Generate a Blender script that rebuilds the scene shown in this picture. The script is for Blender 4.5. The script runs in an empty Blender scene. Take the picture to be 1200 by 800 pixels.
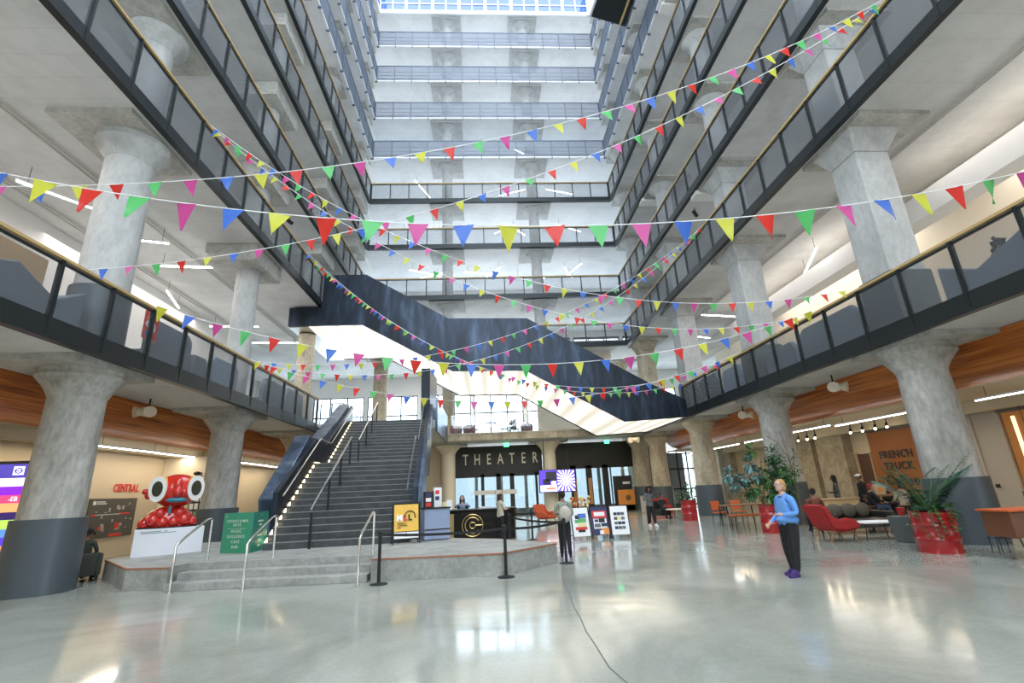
import bpy, bmesh, math, random
from mathutils import Vector, Matrix
random.seed(7)
C = bpy.context.scene.collection
D = bpy.data
PI = math.pi

# ------------------------------------------------------------------ materials
MATS = {}
def new_mat(name):
    m = D.materials.new(name); m.use_nodes = True
    MATS[name] = m
    return m, m.node_tree.nodes, m.node_tree.links, m.node_tree.nodes['Principled BSDF']

def mat(name, col, rough=.5, metal=0., var=.06, scale=6., emit=None, es=0., bump=0., col2=None, stretch=None, coat=0.):
    """plain coloured surface with a little procedural mottling"""
    m, N, L, B = new_mat(name)
    tc = N.new('ShaderNodeTexCoord'); mp = N.new('ShaderNodeMapping')
    L.new(tc.outputs['Object'], mp.inputs[0])
    if stretch: mp.inputs['Scale'].default_value = stretch
    nz = N.new('ShaderNodeTexNoise'); nz.inputs['Scale'].default_value = scale; nz.inputs['Detail'].default_value = 4
    L.new(mp.outputs[0], nz.inputs[0])
    mx = N.new('ShaderNodeMix'); mx.data_type = 'RGBA'
    a = [max(0, c * (1 - var)) for c in col] + [1]
    b = [min(1, c * (1 + var)) for c in (col2 or col)] + [1]
    mx.inputs[6].default_value = a; mx.inputs[7].default_value = b
    L.new(nz.outputs[0], mx.inputs[0]); L.new(mx.outputs[2], B.inputs['Base Color'])
    B.inputs['Roughness'].default_value = rough; B.inputs['Metallic'].default_value = metal
    B.inputs['Coat Weight'].default_value = coat
    if emit:
        B.inputs['Emission Color'].default_value = (*emit, 1); B.inputs['Emission Strength'].default_value = es
    if bump:
        bp = N.new('ShaderNodeBump'); bp.inputs['Strength'].default_value = bump; bp.inputs['Distance'].default_value = .02
        L.new(nz.outputs[0], bp.inputs['Height']); L.new(bp.outputs[0], B.inputs['Normal'])
    return m

def ramp_noise(N, L, vec, scale, stops, detail=6, rough=.6, dist=0.):
    nz = N.new('ShaderNodeTexNoise'); nz.inputs['Scale'].default_value = scale
    nz.inputs['Detail'].default_value = detail; nz.inputs['Roughness'].default_value = rough
    nz.inputs['Distortion'].default_value = dist
    L.new(vec, nz.inputs['Vector'])
    r = N.new('ShaderNodeValToRGB'); e = r.color_ramp.elements
    e[0].position = stops[0][0]; e[0].color = (*stops[0][1], 1)
    e[1].position = stops[-1][0]; e[1].color = (*stops[-1][1], 1)
    for p, c in stops[1:-1]:
        k = e.new(p); k.color = (*c, 1)
    L.new(nz.outputs[0], r.inputs[0])
    return r.outputs[0], nz.outputs[0]

def mixc(N, L, fac, a, b, mode='MIX'):
    m = N.new('ShaderNodeMix'); m.data_type = 'RGBA'; m.blend_type = mode
    for s, v in ((0, fac), (6, a), (7, b)):
        if hasattr(v, 'links'): L.new(v, m.inputs[s])
        elif s == 0: m.inputs[0].default_value = v
        else: m.inputs[s].default_value = (*v, 1)
    return m.outputs[2]

def concrete(name, c_dark, c_mid, c_light, rough=.85, scale=1.1, boards=0., stretch=(1, 1, 1), bump=.25, spots=.5):
    m, N, L, B = new_mat(name)
    tc = N.new('ShaderNodeTexCoord'); mp = N.new('ShaderNodeMapping'); mp.inputs['Scale'].default_value = stretch
    L.new(tc.outputs['Object'], mp.inputs[0])
    c, f = ramp_noise(N, L, mp.outputs[0], scale, [(.3, c_dark), (.5, c_mid), (.72, c_light)], dist=.6)
    c2, f2 = ramp_noise(N, L, mp.outputs[0], scale * 7, [(.42, (.62, .62, .62)), (.55, (1, 1, 1))], detail=8)
    out = mixc(N, L, spots, c, c2, 'MULTIPLY')
    if boards:
        w = N.new('ShaderNodeTexBrick'); w.inputs['Scale'].default_value = 1.
        w.inputs['Mortar Size'].default_value = .006; w.inputs['Brick Width'].default_value = 6.; w.inputs['Row Height'].default_value = boards
        w.inputs['Color1'].default_value = (1, 1, 1, 1); w.inputs['Color2'].default_value = (.965, .965, .965, 1); w.inputs['Mortar'].default_value = (.78, .78, .78, 1)
        L.new(tc.outputs['Object'], w.inputs['Vector'])
        out = mixc(N, L, .8, out, w.outputs[0], 'MULTIPLY')
    L.new(out, B.inputs['Base Color']); B.inputs['Roughness'].default_value = rough
    bp = N.new('ShaderNodeBump'); bp.inputs['Strength'].default_value = bump; bp.inputs['Distance'].default_value = .02
    L.new(f2, bp.inputs['Height']); L.new(bp.outputs[0], B.inputs['Normal'])
    return m

# polished floor, with a crack and patchy gloss
m, N, L, B = new_mat('polished_concrete_floor')
tc = N.new('ShaderNodeTexCoord')
c, f = ramp_noise(N, L, tc.outputs['Object'], .35, [(.3, (.28, .30, .255)), (.5, (.37, .385, .335)), (.7, (.46, .465, .41))], detail=8, rough=.65, dist=1.2)
c2, f2 = ramp_noise(N, L, tc.outputs['Object'], 22, [(.35, (.80, .80, .80)), (.6, (1, 1, 1))], detail=6)
c = mixc(N, L, .45, c, c2, 'MULTIPLY')
L.new(c, B.inputs['Base Color'])
rr, rf = ramp_noise(N, L, tc.outputs['Object'], .9, [(.35, (.07,) * 3), (.7, (.20,) * 3)], detail=5, dist=.8)
L.new(rr, B.inputs['Roughness'])
B.inputs['Specular IOR Level'].default_value = .75
bp = N.new('ShaderNodeBump'); bp.inputs['Strength'].default_value = .04; bp.inputs['Distance'].default_value = .01
w = N.new('ShaderNodeTexNoise'); w.inputs['Scale'].default_value = 2.2; w.inputs['Detail'].default_value = 3
L.new(tc.outputs['Object'], w.inputs['Vector']); L.new(w.outputs[0], bp.inputs['Height']); L.new(bp.outputs[0], B.inputs['Normal'])

concrete('slab_concrete', (.51, .515, .50), (.62, .625, .61), (.70, .705, .69), scale=.35, boards=.62, bump=.1, spots=.12)
concrete('pale_slab', (.66, .67, .67), (.76, .77, .77), (.82, .83, .83), scale=.35, boards=.62, bump=.1, spots=.1)
concrete('panel_concrete', (.33, .33, .30), (.47, .465, .43), (.58, .57, .53), scale=1.2, bump=.2, spots=.4)
concrete('column_concrete', (.28, .27, .23), (.45, .44, .40), (.64, .63, .59), scale=.9, stretch=(1.5, 1.5, .6), bump=.3, spots=.5)
concrete('column_concrete_smooth', (.38, .39, .385), (.48, .49, .48), (.60, .61, .60), scale=.8, stretch=(1.2, 1.2, .6), bump=.2, spots=.3)
concrete('tan_column_concrete', (.34, .29, .20), (.50, .44, .33), (.66, .60, .48), scale=1.2, stretch=(1.4, 1.4, .6), bump=.3, spots=.5)
concrete('platform_concrete', (.24, .245, .225), (.34, .345, .32), (.43, .43, .40), rough=.6, scale=1.5, bump=.15, spots=.4)
concrete('stone_pilaster', (.30, .25, .17), (.44, .38, .27), (.56, .49, .37), scale=1.6, bump=.5, spots=.6, boards=.8)
concrete('stair_stone', (.035, .04, .043), (.055, .06, .065), (.09, .095, .10), rough=.5, scale=2.5, bump=.1, spots=.4)
m, N, L, B = new_mat('blackened_steel')
tc = N.new('ShaderNodeTexCoord'); mp = N.new('ShaderNodeMapping'); mp.inputs['Scale'].default_value = (1.5, 1.5, .35)
L.new(tc.outputs['Object'], mp.inputs[0])
c, f = ramp_noise(N, L, mp.outputs[0], 1.2, [(.35, (.010, .015, .022)), (.55, (.022, .034, .055)), (.72, (.06, .085, .13))], dist=.5)
L.new(c, B.inputs['Base Color']); B.inputs['Metallic'].default_value = .55; B.inputs['Roughness'].default_value = .38
m, N, L, B = new_mat('blued_steel')
tc = N.new('ShaderNodeTexCoord'); mp = N.new('ShaderNodeMapping'); mp.inputs['Scale'].default_value = (1.5, 1.5, .5)
L.new(tc.outputs['Object'], mp.inputs[0])
c, f = ramp_noise(N, L, mp.outputs[0], 1.1, [(.35, (.05, .075, .12)), (.55, (.12, .17, .26)), (.72, (.28, .34, .43))], dist=.5)
L.new(c, B.inputs['Base Color']); B.inputs['Metallic'].default_value = .8; B.inputs['Roughness'].default_value = .32
# orange wood soffit, streaked along its length
m, N, L, B = new_mat('orange_wood')
tc = N.new('ShaderNodeTexCoord'); mp = N.new('ShaderNodeMapping'); mp.inputs['Scale'].default_value = (6, .18, 6)
L.new(tc.outputs['Object'], mp.inputs[0])
c, f = ramp_noise(N, L, mp.outputs[0], 2.2, [(.32, (.19, .04, .008)), (.5, (.46, .13, .022)), (.68, (.68, .25, .055))], detail=8)
L.new(c, B.inputs['Base Color']); B.inputs['Roughness'].default_value = .38
mat('black_steel', (.022, .028, .03), .4, .5)
mat('black_matte', (.012, .012, .013), .7)
mat('gold_oak', (.52, .36, .15), .45, 0, .12, 8, stretch=(1, .2, 1))
mat('grey_cladding', (.085, .105, .12), .42, .25, .05, 3)
mat('beige_wall', (.66, .56, .40), .8, 0, .03, 2)
mat('warm_ceiling', (.60, .52, .38), .85, 0, .04, 1.5)
mat('white_paint', (.80, .79, .76), .6, 0, .03, 3)
mat('cream_paint', (.80, .72, .57), .6, 0, .03, 3)
mat('pinkish_ceiling', (.62, .56, .54), .8, 0, .03, 2)
mat('chrome', (.72, .72, .70), .2, 1.)
mat('dark_band', (.016, .017, .015), .5, 0, .3, 3)
mat('slate_upholstery', (.15, .18, .22), .8, 0, .05, 10)
mat('blue_grey_upholstery', (.26, .33, .43), .8, 0, .05, 10)
mat('white_edge', (.78, .80, .82), .5)
mat('rail_grey_blue', (.10, .13, .17), .4, .4)
mat('rust_edge', (.34, .14, .08), .6, 0, .2, 9)
mat('string_white', (.85, .85, .83), .7)
mat('strip_light', (1, 1, 1), .5, emit=(1, .95, .9), es=14)
mat('strip_light_cool', (1, 1, 1), .5, emit=(.96, .97, 1), es=12)
mat('step_light', (1, .85, .6), .5, emit=(1, .80, .48), es=9)
mat('lit_soffit', (.92, .85, .72), .6)
mat('spot_glow', (1, .9, .7), .5, emit=(1, .86, .62), es=25)
mat('exit_green', (.1, .6, .3), .5, emit=(.1, .85, .35), es=3)
for n, c in dict(flag_red=(.80, .055, .035), flag_yellow=(.74, .74, .09), flag_green=(.16, .66, .22), flag_pink=(.74, .12, .42), flag_blue=(.09, .24, .72)).items():
    mm, N, L, B = new_mat(n)
    B.inputs['Base Color'].default_value = (*c, 1); B.inputs['Roughness'].default_value = .35
    tr = N.new('ShaderNodeBsdfTranslucent'); tr.inputs[0].default_value = (*c, 1)
    ms = N.new('ShaderNodeMixShader'); ms.inputs[0].default_value = .45
    L.new(B.outputs[0], ms.inputs[1]); L.new(tr.outputs[0], ms.inputs[2]); L.new(ms.outputs[0], N['Material Output'].inputs[0])

def screen_mat(name, col, cover, wave=0.):
    """perforated sheet / mesh: part of the light passes straight through"""
    m, N, L, B = new_mat(name)
    B.inputs['Base Color'].default_value = (*col, 1); B.inputs['Roughness'].default_value = .5
    t = N.new('ShaderNodeBsdfTransparent'); ms = N.new('ShaderNodeMixShader'); ms.inputs[0].default_value = cover
    if wave:
        tc = N.new('ShaderNodeTexCoord'); v = N.new('ShaderNodeTexVoronoi'); v.inputs['Scale'].default_value = wave
        v.inputs['Randomness'].default_value = 0
        L.new(tc.outputs['Object'], v.inputs['Vector'])
        mt = N.new('ShaderNodeMath'); mt.operation = 'MULTIPLY_ADD'; mt.inputs[1].default_value = 1.1; mt.inputs[2].default_value = cover - .42
        L.new(v.outputs['Distance'], mt.inputs[0]); mt.use_clamp = True
        L.new(mt.outputs[0], ms.inputs[0])
    L.new(t.outputs[0], ms.inputs[1]); L.new(B.outputs[0], ms.inputs[2]); L.new(ms.outputs[0], N['Material Output'].inputs[0])
screen_mat('perforated_screen', (.12, .135, .15), .42)
screen_mat('perforated_screen_fine', (.12, .13, .14), .30)
screen_mat('wire_mesh', (.13, .17, .23), .62)
screen_mat('wire_mesh_open', (.17, .20, .26), .46)
def glass_mat(name, tint, refl):
    m, N, L, B = new_mat(name)
    g = N.new('ShaderNodeBsdfGlossy'); g.inputs['Roughness'].default_value = .03
    t = N.new('ShaderNodeBsdfTransparent'); t.inputs[0].default_value = (*tint, 1)
    ms = N.new('ShaderNodeMixShader'); ms.inputs[0].default_value = refl
    L.new(t.outputs[0], ms.inputs[1]); L.new(g.outputs[0], ms.inputs[2]); L.new(ms.outputs[0], N['Material Output'].inputs[0])
glass_mat('clear_glass', (.88, .92, .93), .10)
glass_mat('window_glass', (.93, .97, 1.), .06)
glass_mat('door_glass', (.42, .48, .50), .16)
M = MATS

# ------------------------------------------------------------------ mesh builder
class MB:
    def __init__(s): s.v = []; s.f = []; s.m = []
    def add(s, vs, fs, mi=0):
        b = len(s.v); s.v += [tuple(v) for v in vs]
        for f in fs: s.f.append(tuple(b + i for i in f)); s.m.append(mi)
        return s
    def box(s, x0, x1, y0, y1, z0, z1, mi=0):
        vs = [(x, y, z) for z in (z0, z1) for y in (y0, y1) for x in (x0, x1)]
        return s.add(vs, [(0, 2, 3, 1), (4, 5, 7, 6), (0, 1, 5, 4), (2, 6, 7, 3), (0, 4, 6, 2), (1, 3, 7, 5)], mi)
    def prism(s, pts, z0, z1, mi=0, axis='z'):
        """extrude an outline; axis z: pts (x,y); axis y: pts (x,z); axis x: pts (y,z)"""
        n = len(pts)
        def P(p, h): return {'z': (p[0], p[1], h), 'y': (p[0], h, p[1]), 'x': (h, p[0], p[1])}[axis]
        vs = [P(p, z0) for p in pts] + [P(p, z1) for p in pts]
        fs = [tuple(range(n))[::-1], tuple(range(n, 2 * n))] + [(i, (i + 1) % n, n + (i + 1) % n, n + i) for i in range(n)]
        return s.add(vs, fs, mi)
    def tube(s, pts, r, n=8, mi=0, r1=None, cap=True, closed=False):
        pts = [Vector(p) for p in pts]; k = len(pts)
        rs = r if isinstance(r, (list, tuple)) else [r + ((r1 if r1 is not None else r) - r) * i / max(1, k - 1) for i in range(k)]
        base = len(s.v); up = None
        for i, p in enumerate(pts):
            if closed: d = pts[(i + 1) % k] - pts[i - 1]
            else: d = pts[min(i + 1, k - 1)] - pts[max(i - 1, 0)]
            d = d.normalized() if d.length > 1e-9 else Vector((0, 0, 1))
            if up is None: up = Vector((0, 0, 1)) if abs(d.z) < .9 else Vector((1, 0, 0))
            a = d.cross(up)
            if a.length < 1e-4: a = d.orthogonal()
            a.normalize(); b = a.cross(d).normalized(); up = b
            for j in range(n):
                t = 2 * PI * j / n; s.v.append(tuple(p + (a * math.cos(t) + b * math.sin(t)) * rs[i]))
        for i in range(k if closed else k - 1):
            i2 = (i + 1) % k
            for j in range(n):
                s.f.append((base + i * n + j, base + i * n + (j + 1) % n, base + i2 * n + (j + 1) % n, base + i2 * n + j)); s.m.append(mi)
        if cap and not closed:
            s.f.append(tuple(base + j for j in range(n))[::-1]); s.m.append(mi)
            s.f.append(tuple(base + (k - 1) * n + j for j in range(n))); s.m.append(mi)
        return s
    def lathe(s, prof, c=(0, 0), n=28, mi=0, cap=True):
        base = len(s.v)
        for r, z in prof:
            for j in range(n):
                t = 2 * PI * j / n; s.v.append((c[0] + r * math.cos(t), c[1] + r * math.sin(t), z))
        for i in range(len(prof) - 1):
            for j in range(n):
                s.f.append((base + i * n + j, base + i * n + (j + 1) % n, base + (i + 1) * n + (j + 1) % n, base + (i + 1) * n + j)); s.m.append(mi)
        if cap:
            s.f.append(tuple(base + j for j in range(n))[::-1]); s.m.append(mi)
            s.f.append(tuple(base + (len(prof) - 1) * n + j for j in range(n))); s.m.append(mi)
        return s
    def ball(s, c, rx, ry=None, rz=None, n=14, k=9, mi=0):
        ry = ry or rx; rz = rz or rx
        base = len(s.v); c = Vector(c)
        for i in range(1, k):
            a = PI * i / k
            for j in range(n):
                t = 2 * PI * j / n; s.v.append((c.x + rx * math.sin(a) * math.cos(t), c.y + ry * math.sin(a) * math.sin(t), c.z - rz * math.cos(a)))
        b0 = len(s.v); s.v.append((c.x, c.y, c.z - rz)); s.v.append((c.x, c.y, c.z + rz))
        for i in range(k - 2):
            for j in range(n):
                s.f.append((base + i * n + j, base + i * n + (j + 1) % n, base + (i + 1) * n + (j + 1) % n, base + (i + 1) * n + j)); s.m.append(mi)
        for j in range(n):
            s.f.append((b0, base + (j + 1) % n, base + j)); s.m.append(mi)
            s.f.append((b0 + 1, base + (k - 2) * n + j, base + (k - 2) * n + (j + 1) % n)); s.m.append(mi)
        return s
    def build(s, name, mats, parent=None, smooth=False, bevel=0., auto=True):
        me = D.meshes.new(name); me.from_pydata(s.v, [], s.f)
        ml = mats if isinstance(mats, (list, tuple)) else [mats]
        for x in ml: me.materials.append(M[x] if isinstance(x, str) else x)
        for p, i in zip(me.polygons, s.m): p.material_index = i
        me.update()
        if smooth:
            for p in me.polygons: p.use_smooth = True
            try: me.set_sharp_from_angle(angle=math.radians(42))
            except Exception: pass
        o = D.objects.new(name, me); C.objects.link(o)
        if parent: o.parent = parent
        if bevel:
            b = o.modifiers.new('bevel', 'BEVEL'); b.width = bevel; b.segments = 2; b.limit_method = 'ANGLE'
        return o

def box(x0, x1, y0, y1, z0, z1): return MB().box(x0, x1, y0, y1, z0, z1)
def thing(name, label, cat, loc=(0, 0, 0), rz=0., group=None, kind=None):
    o = D.objects.new(name, None); C.objects.link(o); o.location = loc; o.rotation_euler = (0, 0, rz)
    o.empty_display_size = .1
    return tag(o, label, cat, group, kind)
def tag(o, label, cat=None, group=None, kind=None):
    o['label'] = label
    if cat: o['category'] = cat
    if group: o['group'] = group
    if kind: o['kind'] = kind
    return o
def struct(name, mb, mt, label, cat='structure', **k):
    return tag(mb.build(name, mt, **k), label, cat, kind='structure')
def dup(root, loc=None, rz=None, label=None, group=None):
    r = root.copy(); C.objects.link(r)
    if loc is not None: r.location = loc
    if rz is not None: r.rotation_euler = (0, 0, rz)
    if label: r['label'] = label
    if group: r['group'] = group
    for ch in list(root.children):
        c = ch.copy(); C.objects.link(c); c.parent = r
        for g in list(ch.children):
            d = g.copy(); C.objects.link(d); d.parent = c
    return r
def text(name, body, size, loc, rot, mt, parent=None, depth=.01, align='CENTER', xs=1., spacing=1., bold=0.):
    cu = D.curves.new(name, 'FONT'); cu.body = body; cu.size = size; cu.extrude = depth; cu.align_x = align; cu.align_y = 'CENTER'
    cu.space_character = spacing; cu.offset = bold; cu.resolution_u = 2
    t = D.objects.new(name, cu); C.objects.link(t)
    bpy.context.view_layer.update()
    me = D.meshes.new_from_object(t.evaluated_get(bpy.context.evaluated_depsgraph_get()))
    D.objects.remove(t); D.curves.remove(cu)
    me.materials.clear(); me.materials.append(M[mt] if isinstance(mt, str) else mt)
    o = D.objects.new(name, me); C.objects.link(o)
    o.location = loc; o.rotation_euler = rot; o.scale = (xs, 1, 1)
    if parent: o.parent = parent
    return o
def area(name, loc, rot, sx, sy, power, col=(1, 1, 1)):
    l = D.lights.new(name, 'AREA'); l.shape = 'RECTANGLE'; l.size = sx; l.size_y = sy; l.energy = power; l.color = col
    o = D.objects.new(name, l); C.objects.link(o); o.location = loc; o.rotation_euler = rot
    return o
# ------------------------------------------------------------------ the building (metres; camera at x=0, y=0, looking along +y)
XL, XR, YB = -8.40, 10.27, 32.40            # edges of the open atrium
OL, OR, OB, OF = -19., 21., 40.5, -8.       # outer walls
ZB = {2: 4.76, 3: 11.12, 4: 14.90, 5: 19.01, 6: 22.96, 7: 26.98, 8: 30.79, 9: 34.59, 10: 38.36, 11: 42.15}
SIDEN = {'left': 'left', 'right': 'right', 'back': 'rear'}
ORD = {1: 'ground', 2: 'second', 3: 'third', 4: 'fourth', 5: 'fifth', 6: 'sixth', 7: 'seventh', 8: 'eighth', 9: 'ninth', 10: 'tenth', 11: 'eleventh'}

struct('floor', box(OL, OR, OF, OB, -.3, 0), 'polished_concrete_floor', 'polished grey-green concrete ground floor of the atrium', 'floor')
# floor crack: a thin dark filler line
cr = [(1.16, 3.6), (1.10, 4.2), (1.14, 4.7), (1.08, 5.1), (1.10, 5.9), (1.10, 6.3), (1.15, 6.9), (1.17, 7.6), (1.24, 8.2), (1.30, 9.2), (1.44, 10.6)]
m_ = MB()
for i in range(len(cr) - 1):
    (a, b), (c, d) = cr[i], cr[i + 1]
    m_.add([(a - .006, b, .0015), (a + .006, b, .0015), (c + .006, d, .0015), (c - .006, d, .0015)], [(0, 1, 2, 3)])
mat('crack_dark', (.09, .09, .08), .8)
tag(m_.build('trim_1', 'crack_dark'), 'thin dark crack running along the polished floor towards the platform', 'floor crack', kind='structure')

def slab(k, parts, name='ceiling'):
    for (x0, x1, y0, y1, sd) in parts:
        z = ZB[k] + .04
        struct(name, box(x0, x1, y0, y1, z, z + .40), 'slab_concrete' if k < 5 or (sd != 'rear' and k < 7) else 'pale_slab',
               f'{ORD[k]} floor concrete walkway slab along the {sd} side of the atrium', 'floor slab')
for k in range(2, 12):
    yb = 31.0 if k == 2 else YB
    slab(k, [(OL, XL - .02, OF, yb, 'left'), (XR + .02, OR, OF, yb, 'right'), (OL, OR, yb + .02, OB, 'rear')])

# fascia beams at the slab edge
for k in range(2, 12):
    z = ZB[k]; yb = 31.0 if k == 2 else YB
    steel = k <= 6
    mt = 'black_steel' if steel else 'white_edge'
    h = .26 if steel else .10
    d = .10
    for sd, b in (('left', (XL - .02, XL + d, OF, yb + (d if k > 2 else 0), z, z + h)), ('right', (XR - d, XR + .02, OF, yb, z, z + h)), ('back', (XL, XR, yb - d, yb + .02, z, z + h))):
        if k == 2 and sd == 'back': continue
        mb = MB().box(*b)
        if steel:      # channel: bottom flange reaching outwards under the slab
            if sd == 'left': mb.box(XL - .09, XL - .02, OF, yb, z, z + .035)
            elif sd == 'right': mb.box(XR + .02, XR + .09, OF, yb, z, z + .035)
            else: mb.box(XL, XR, yb + .02, yb + .16, z, z + .035)
        struct(f'trim_{k * 3 + "left right back".split().index(sd)}', mb, mt,
               f'{"black steel channel" if steel else "white painted edge"} along the {ORD[k]} floor slab, {SIDEN[sd]} side', 'edge beam')
struct('trim_2', MB().box(-2.6, XR - .4, 30.9, 31.0, 4.72, 5.14).box(-2.6, XR - .4, 30.86, 30.92, 5.08, 5.16), 'tan_column_concrete',
       'tan concrete edge band of the rear second floor above the theater entrance', 'edge beam')

# outer walls
mw = MB()
def wall_with_windows(axis, pos, th, a0, a1, zs, bays, name, label, mt='beige_wall', wz=None):
    """axis 'y': wall facing along y at y=pos spanning x=a0..a1.  wz: list of (z0,z1) window bands"""
    mb = MB(); panes = []
    zc = zs[0]
    w = (a1 - a0) / bays
    for (z0, z1) in wz:
        def B(u0, u1, v0, v1):
            if axis == 'y': mb.box(u0, u1, pos, pos + th, v0, v1)
            else: mb.box(pos, pos + th, u0, u1, v0, v1)
        B(a0, a1, zc, z0)
        for i in range(bays):
            B(a0 + i * w, a0 + i * w + .3, z0, z1)
            panes.append((a0 + i * w + .3, a0 + (i + 1) * w, z0, z1))
        B(a1, a1 + .3, z0, z1)
        zc = z1
    B(a0, a1, zc, zs[1])
    struct(name, mb, mt, label, 'wall')
    return panes
panes = wall_with_windows('y', OB, .3, OL, OR, (5.1, 46), 9, 'wall_back', 'rear outer wall with tall windows behind the walkways', 'white_paint',
                          wz=[(5.6, 9.6), (11.9, 14.4), (15.7, 18.6), (19.8, 22.6), (23.8, 26.6), (27.8, 30.4), (31.6, 34.2), (35.4, 38.0), (39.2, 41.8)])
wn = 1
for (u0, u1, z0, z1) in panes:
    if z0 > 30: continue
    fr = MB().box(u0, u1, OB + .08, OB + .16, z0, z0 + .08).box(u0, u1, OB + .08, OB + .16, z1 - .08, z1).box(u0, u0 + .08, OB + .08, OB + .16, z0, z1).box(u1 - .08, u1, OB + .08, OB + .16, z0, z1)
    nm = 3 if z0 < 12 else 2
    for q in range(1, nm): 
        xx = u0 + (u1 - u0) * q / nm; fr.box(xx - .05, xx + .05, OB + .08, OB + .16, z0, z1)
    if z0 < 12: fr.box(u0, u1, OB + .08, OB + .16, z0 + 2.3, z0 + 2.4)
    e = thing(f'window_{wn}', f'black framed daylight window of the rear wall, {ORD[2 + sum(z0 > ZB[q] for q in range(3, 12))]} floor, {(u0 + 19) / 4.44:.0f} bays from the left end', 'window', kind='structure')
    fr.build('window_frame', 'black_steel', e)
    box(u0 + .05, u1 - .05, OB + .11, OB + .13, z0 + .05, z1 - .05).build('pane', 'window_glass', e)
    wn += 1
struct('wall_light_blocker', box(OL - .3, OR + .3, OF - .3, OF, 0, 10.5), 'white_paint', 'pale unseen wall added behind the viewer to hold back front daylight', 'wall')  # unseen wall, height set to limit daylight from behind the camera
struct('wall_left', box(OL - .3, OL, OF, OB, 5.1, 46), 'white_paint', 'pale outer wall closing the left hand floors', 'wall')
struct('wall_right', box(OR, OR + .3, OF, OB, 5.1, 46), 'white_paint', 'pale outer wall closing the right hand floors', 'wall')
# second floor: inner partitions seen through the railings
struct('wall_left_upper', MB().box(-15.3, -15, -2, 9.2, 5.2, 11.15).box(-15.3, -15, 12.5, 28, 5.2, 11.15), 'white_paint', 'white partition wall set back on the second floor, left side', 'wall')
struct('wall_right_upper', MB().box(16.8, 17.1, 0, 33, 5.2, 11.15), 'cream_paint', 'cream partition wall set back on the second floor, right side', 'wall')
struct('trim_40', MB().box(14.2, 14.9, 2, 33, 9.4, 10.2), 'white_paint', 'white painted duct running under the third floor slab on the right', 'duct')

# clerestory above the eleventh floor edge
for sd in ('back', 'left', 'right'):
    mb = MB(); gl = MB(); z0, z1 = 42.57, 46.
    if sd == 'back':
        n = 16; w = (XR - XL) / n
        for i in range(n + 1): mb.box(XL + i * w - (.13 if i % 2 == 0 else .05), XL + i * w + (.13 if i % 2 == 0 else .05), YB - .06, YB + .06, z0, z1)
        for z in (z0, z0 + .8, z0 + 1.7, z1): mb.box(XL, XR, YB - .05, YB + .05, z - .06, z + .06)
        gl.box(XL, XR, YB - .01, YB + .01, z0, z1)
    else:
        xx = XL if sd == 'left' else XR
        for i in range(24): mb.box(xx - .05, xx + .05, OF + i * 1.7 - .05, OF + i * 1.7 + .05, z0, z1)
        for z in (z0, z0 + .8, z0 + 1.7, z1): mb.box(xx - .05, xx + .05, OF, YB, z - .06, z + .06)
        gl.box(xx - .01, xx + .01, OF, YB, z0, z1)
    mat('clerestory_blue', (.30, .42, .62), .3) if 'clerestory_blue' not in M else None
    e = thing(f'window_{wn}', f'white framed clerestory glazing at the top of the atrium, {SIDEN[sd]} side', 'window', kind='structure'); wn += 1
    mb.build('window_frame', 'white_edge', e)
    glass_mat('clerestory_glass', (.20, .29, .52), .1) if 'clerestory_glass' not in M else None
    gl.build('pane', 'clerestory_glass', e)

# ------------------------------------------------------------------ columns
CY = [11.5, 18.25, 25.0, 31.75]
CXL, CXR = -9.40, 11.20
BACK = [(-2.58, 33.6), (4.25, 33.6)]
def column(x, y, z0, z1, style, label, mt='column_concrete', r0=.575, r1=.53, clad=0., panel=True, capr=.80, caph=.60):
    e = thing('column', label, 'column', (x, y, z0), kind='structure')
    h = z1 - z0
    ph = .13
    if style == 'flared':
        top = h - (ph if panel else 0)
        MB().lathe([(r0, 0), (r1, top - caph)], n=32).build('shaft', mt, e, smooth=True)
        MB().lathe([(r1 + .01, top - caph - .02), (r1 + .04, top - caph + .06), (r1 + .14, top - caph * .62), (r1 + .30, top - caph * .30), (capr, top - .09), (capr + .02, top - .06), (capr + .02, top)], n=36).build('capital', mt, e, smooth=True)
        if panel: box(-.74 if x > 5 else -1.28, .78 if x < -5 else 1.28, -1.28 if y < 33 else -1.0, 1.28, h - ph, h).build('drop_panel', 'column_concrete_smooth' if y > 33 and z0 > 6 else 'panel_concrete', e)
    elif style == 'plain': MB().lathe([(r0, 0), (r1, h)], n=28).build('shaft', mt, e, smooth=True)
    elif style == 'block':
        MB().lathe([(r1, 0), (r1, h - .68)], n=28).build('shaft', mt, e, smooth=True)
        MB().box(-1.15, .78, -1.15, 1.15, h - .70, h).build('capital', 'panel_concrete', e, bevel=.03)
    elif style == 'square':
        w = .50; t = h - ph
        MB().prism([(-w, -w), (w, -w), (w, w), (-w, w)], 0, t - .62).build('shaft', mt, e, bevel=.04)
        vs = [(-w, -w, t - .62), (w, -w, t - .62), (w, w, t - .62), (-w, w, t - .62), (-.72, -.80, t), (.80, -.80, t), (.80, .80, t), (-.72, .80, t)]
        MB().add(vs, [(3, 2, 1, 0), (4, 5, 6, 7), (0, 1, 5, 4), (1, 2, 6, 5), (2, 3, 7, 6), (3, 0, 4, 7)]).build('capital', mt, e, bevel=.03)
        box(-.74, 1.3, -1.25, 1.25, t, h).build('drop_panel', 'panel_concrete', e)
    if clad:
        if style == 'square': MB().prism([(-.58, -.58), (.58, -.58), (.58, .58), (-.58, .58)], 0, clad).build('cladding', 'grey_cladding', e, bevel=.05)
        else: MB().lathe([(r0 + .09, 0), (r0 + .07, clad)], n=40).build('cladding', 'grey_cladding', e, smooth=True)
    return e
zt = ZB[2] + .04
rown = ['nearest', 'second', 'third', 'fourth']
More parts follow.
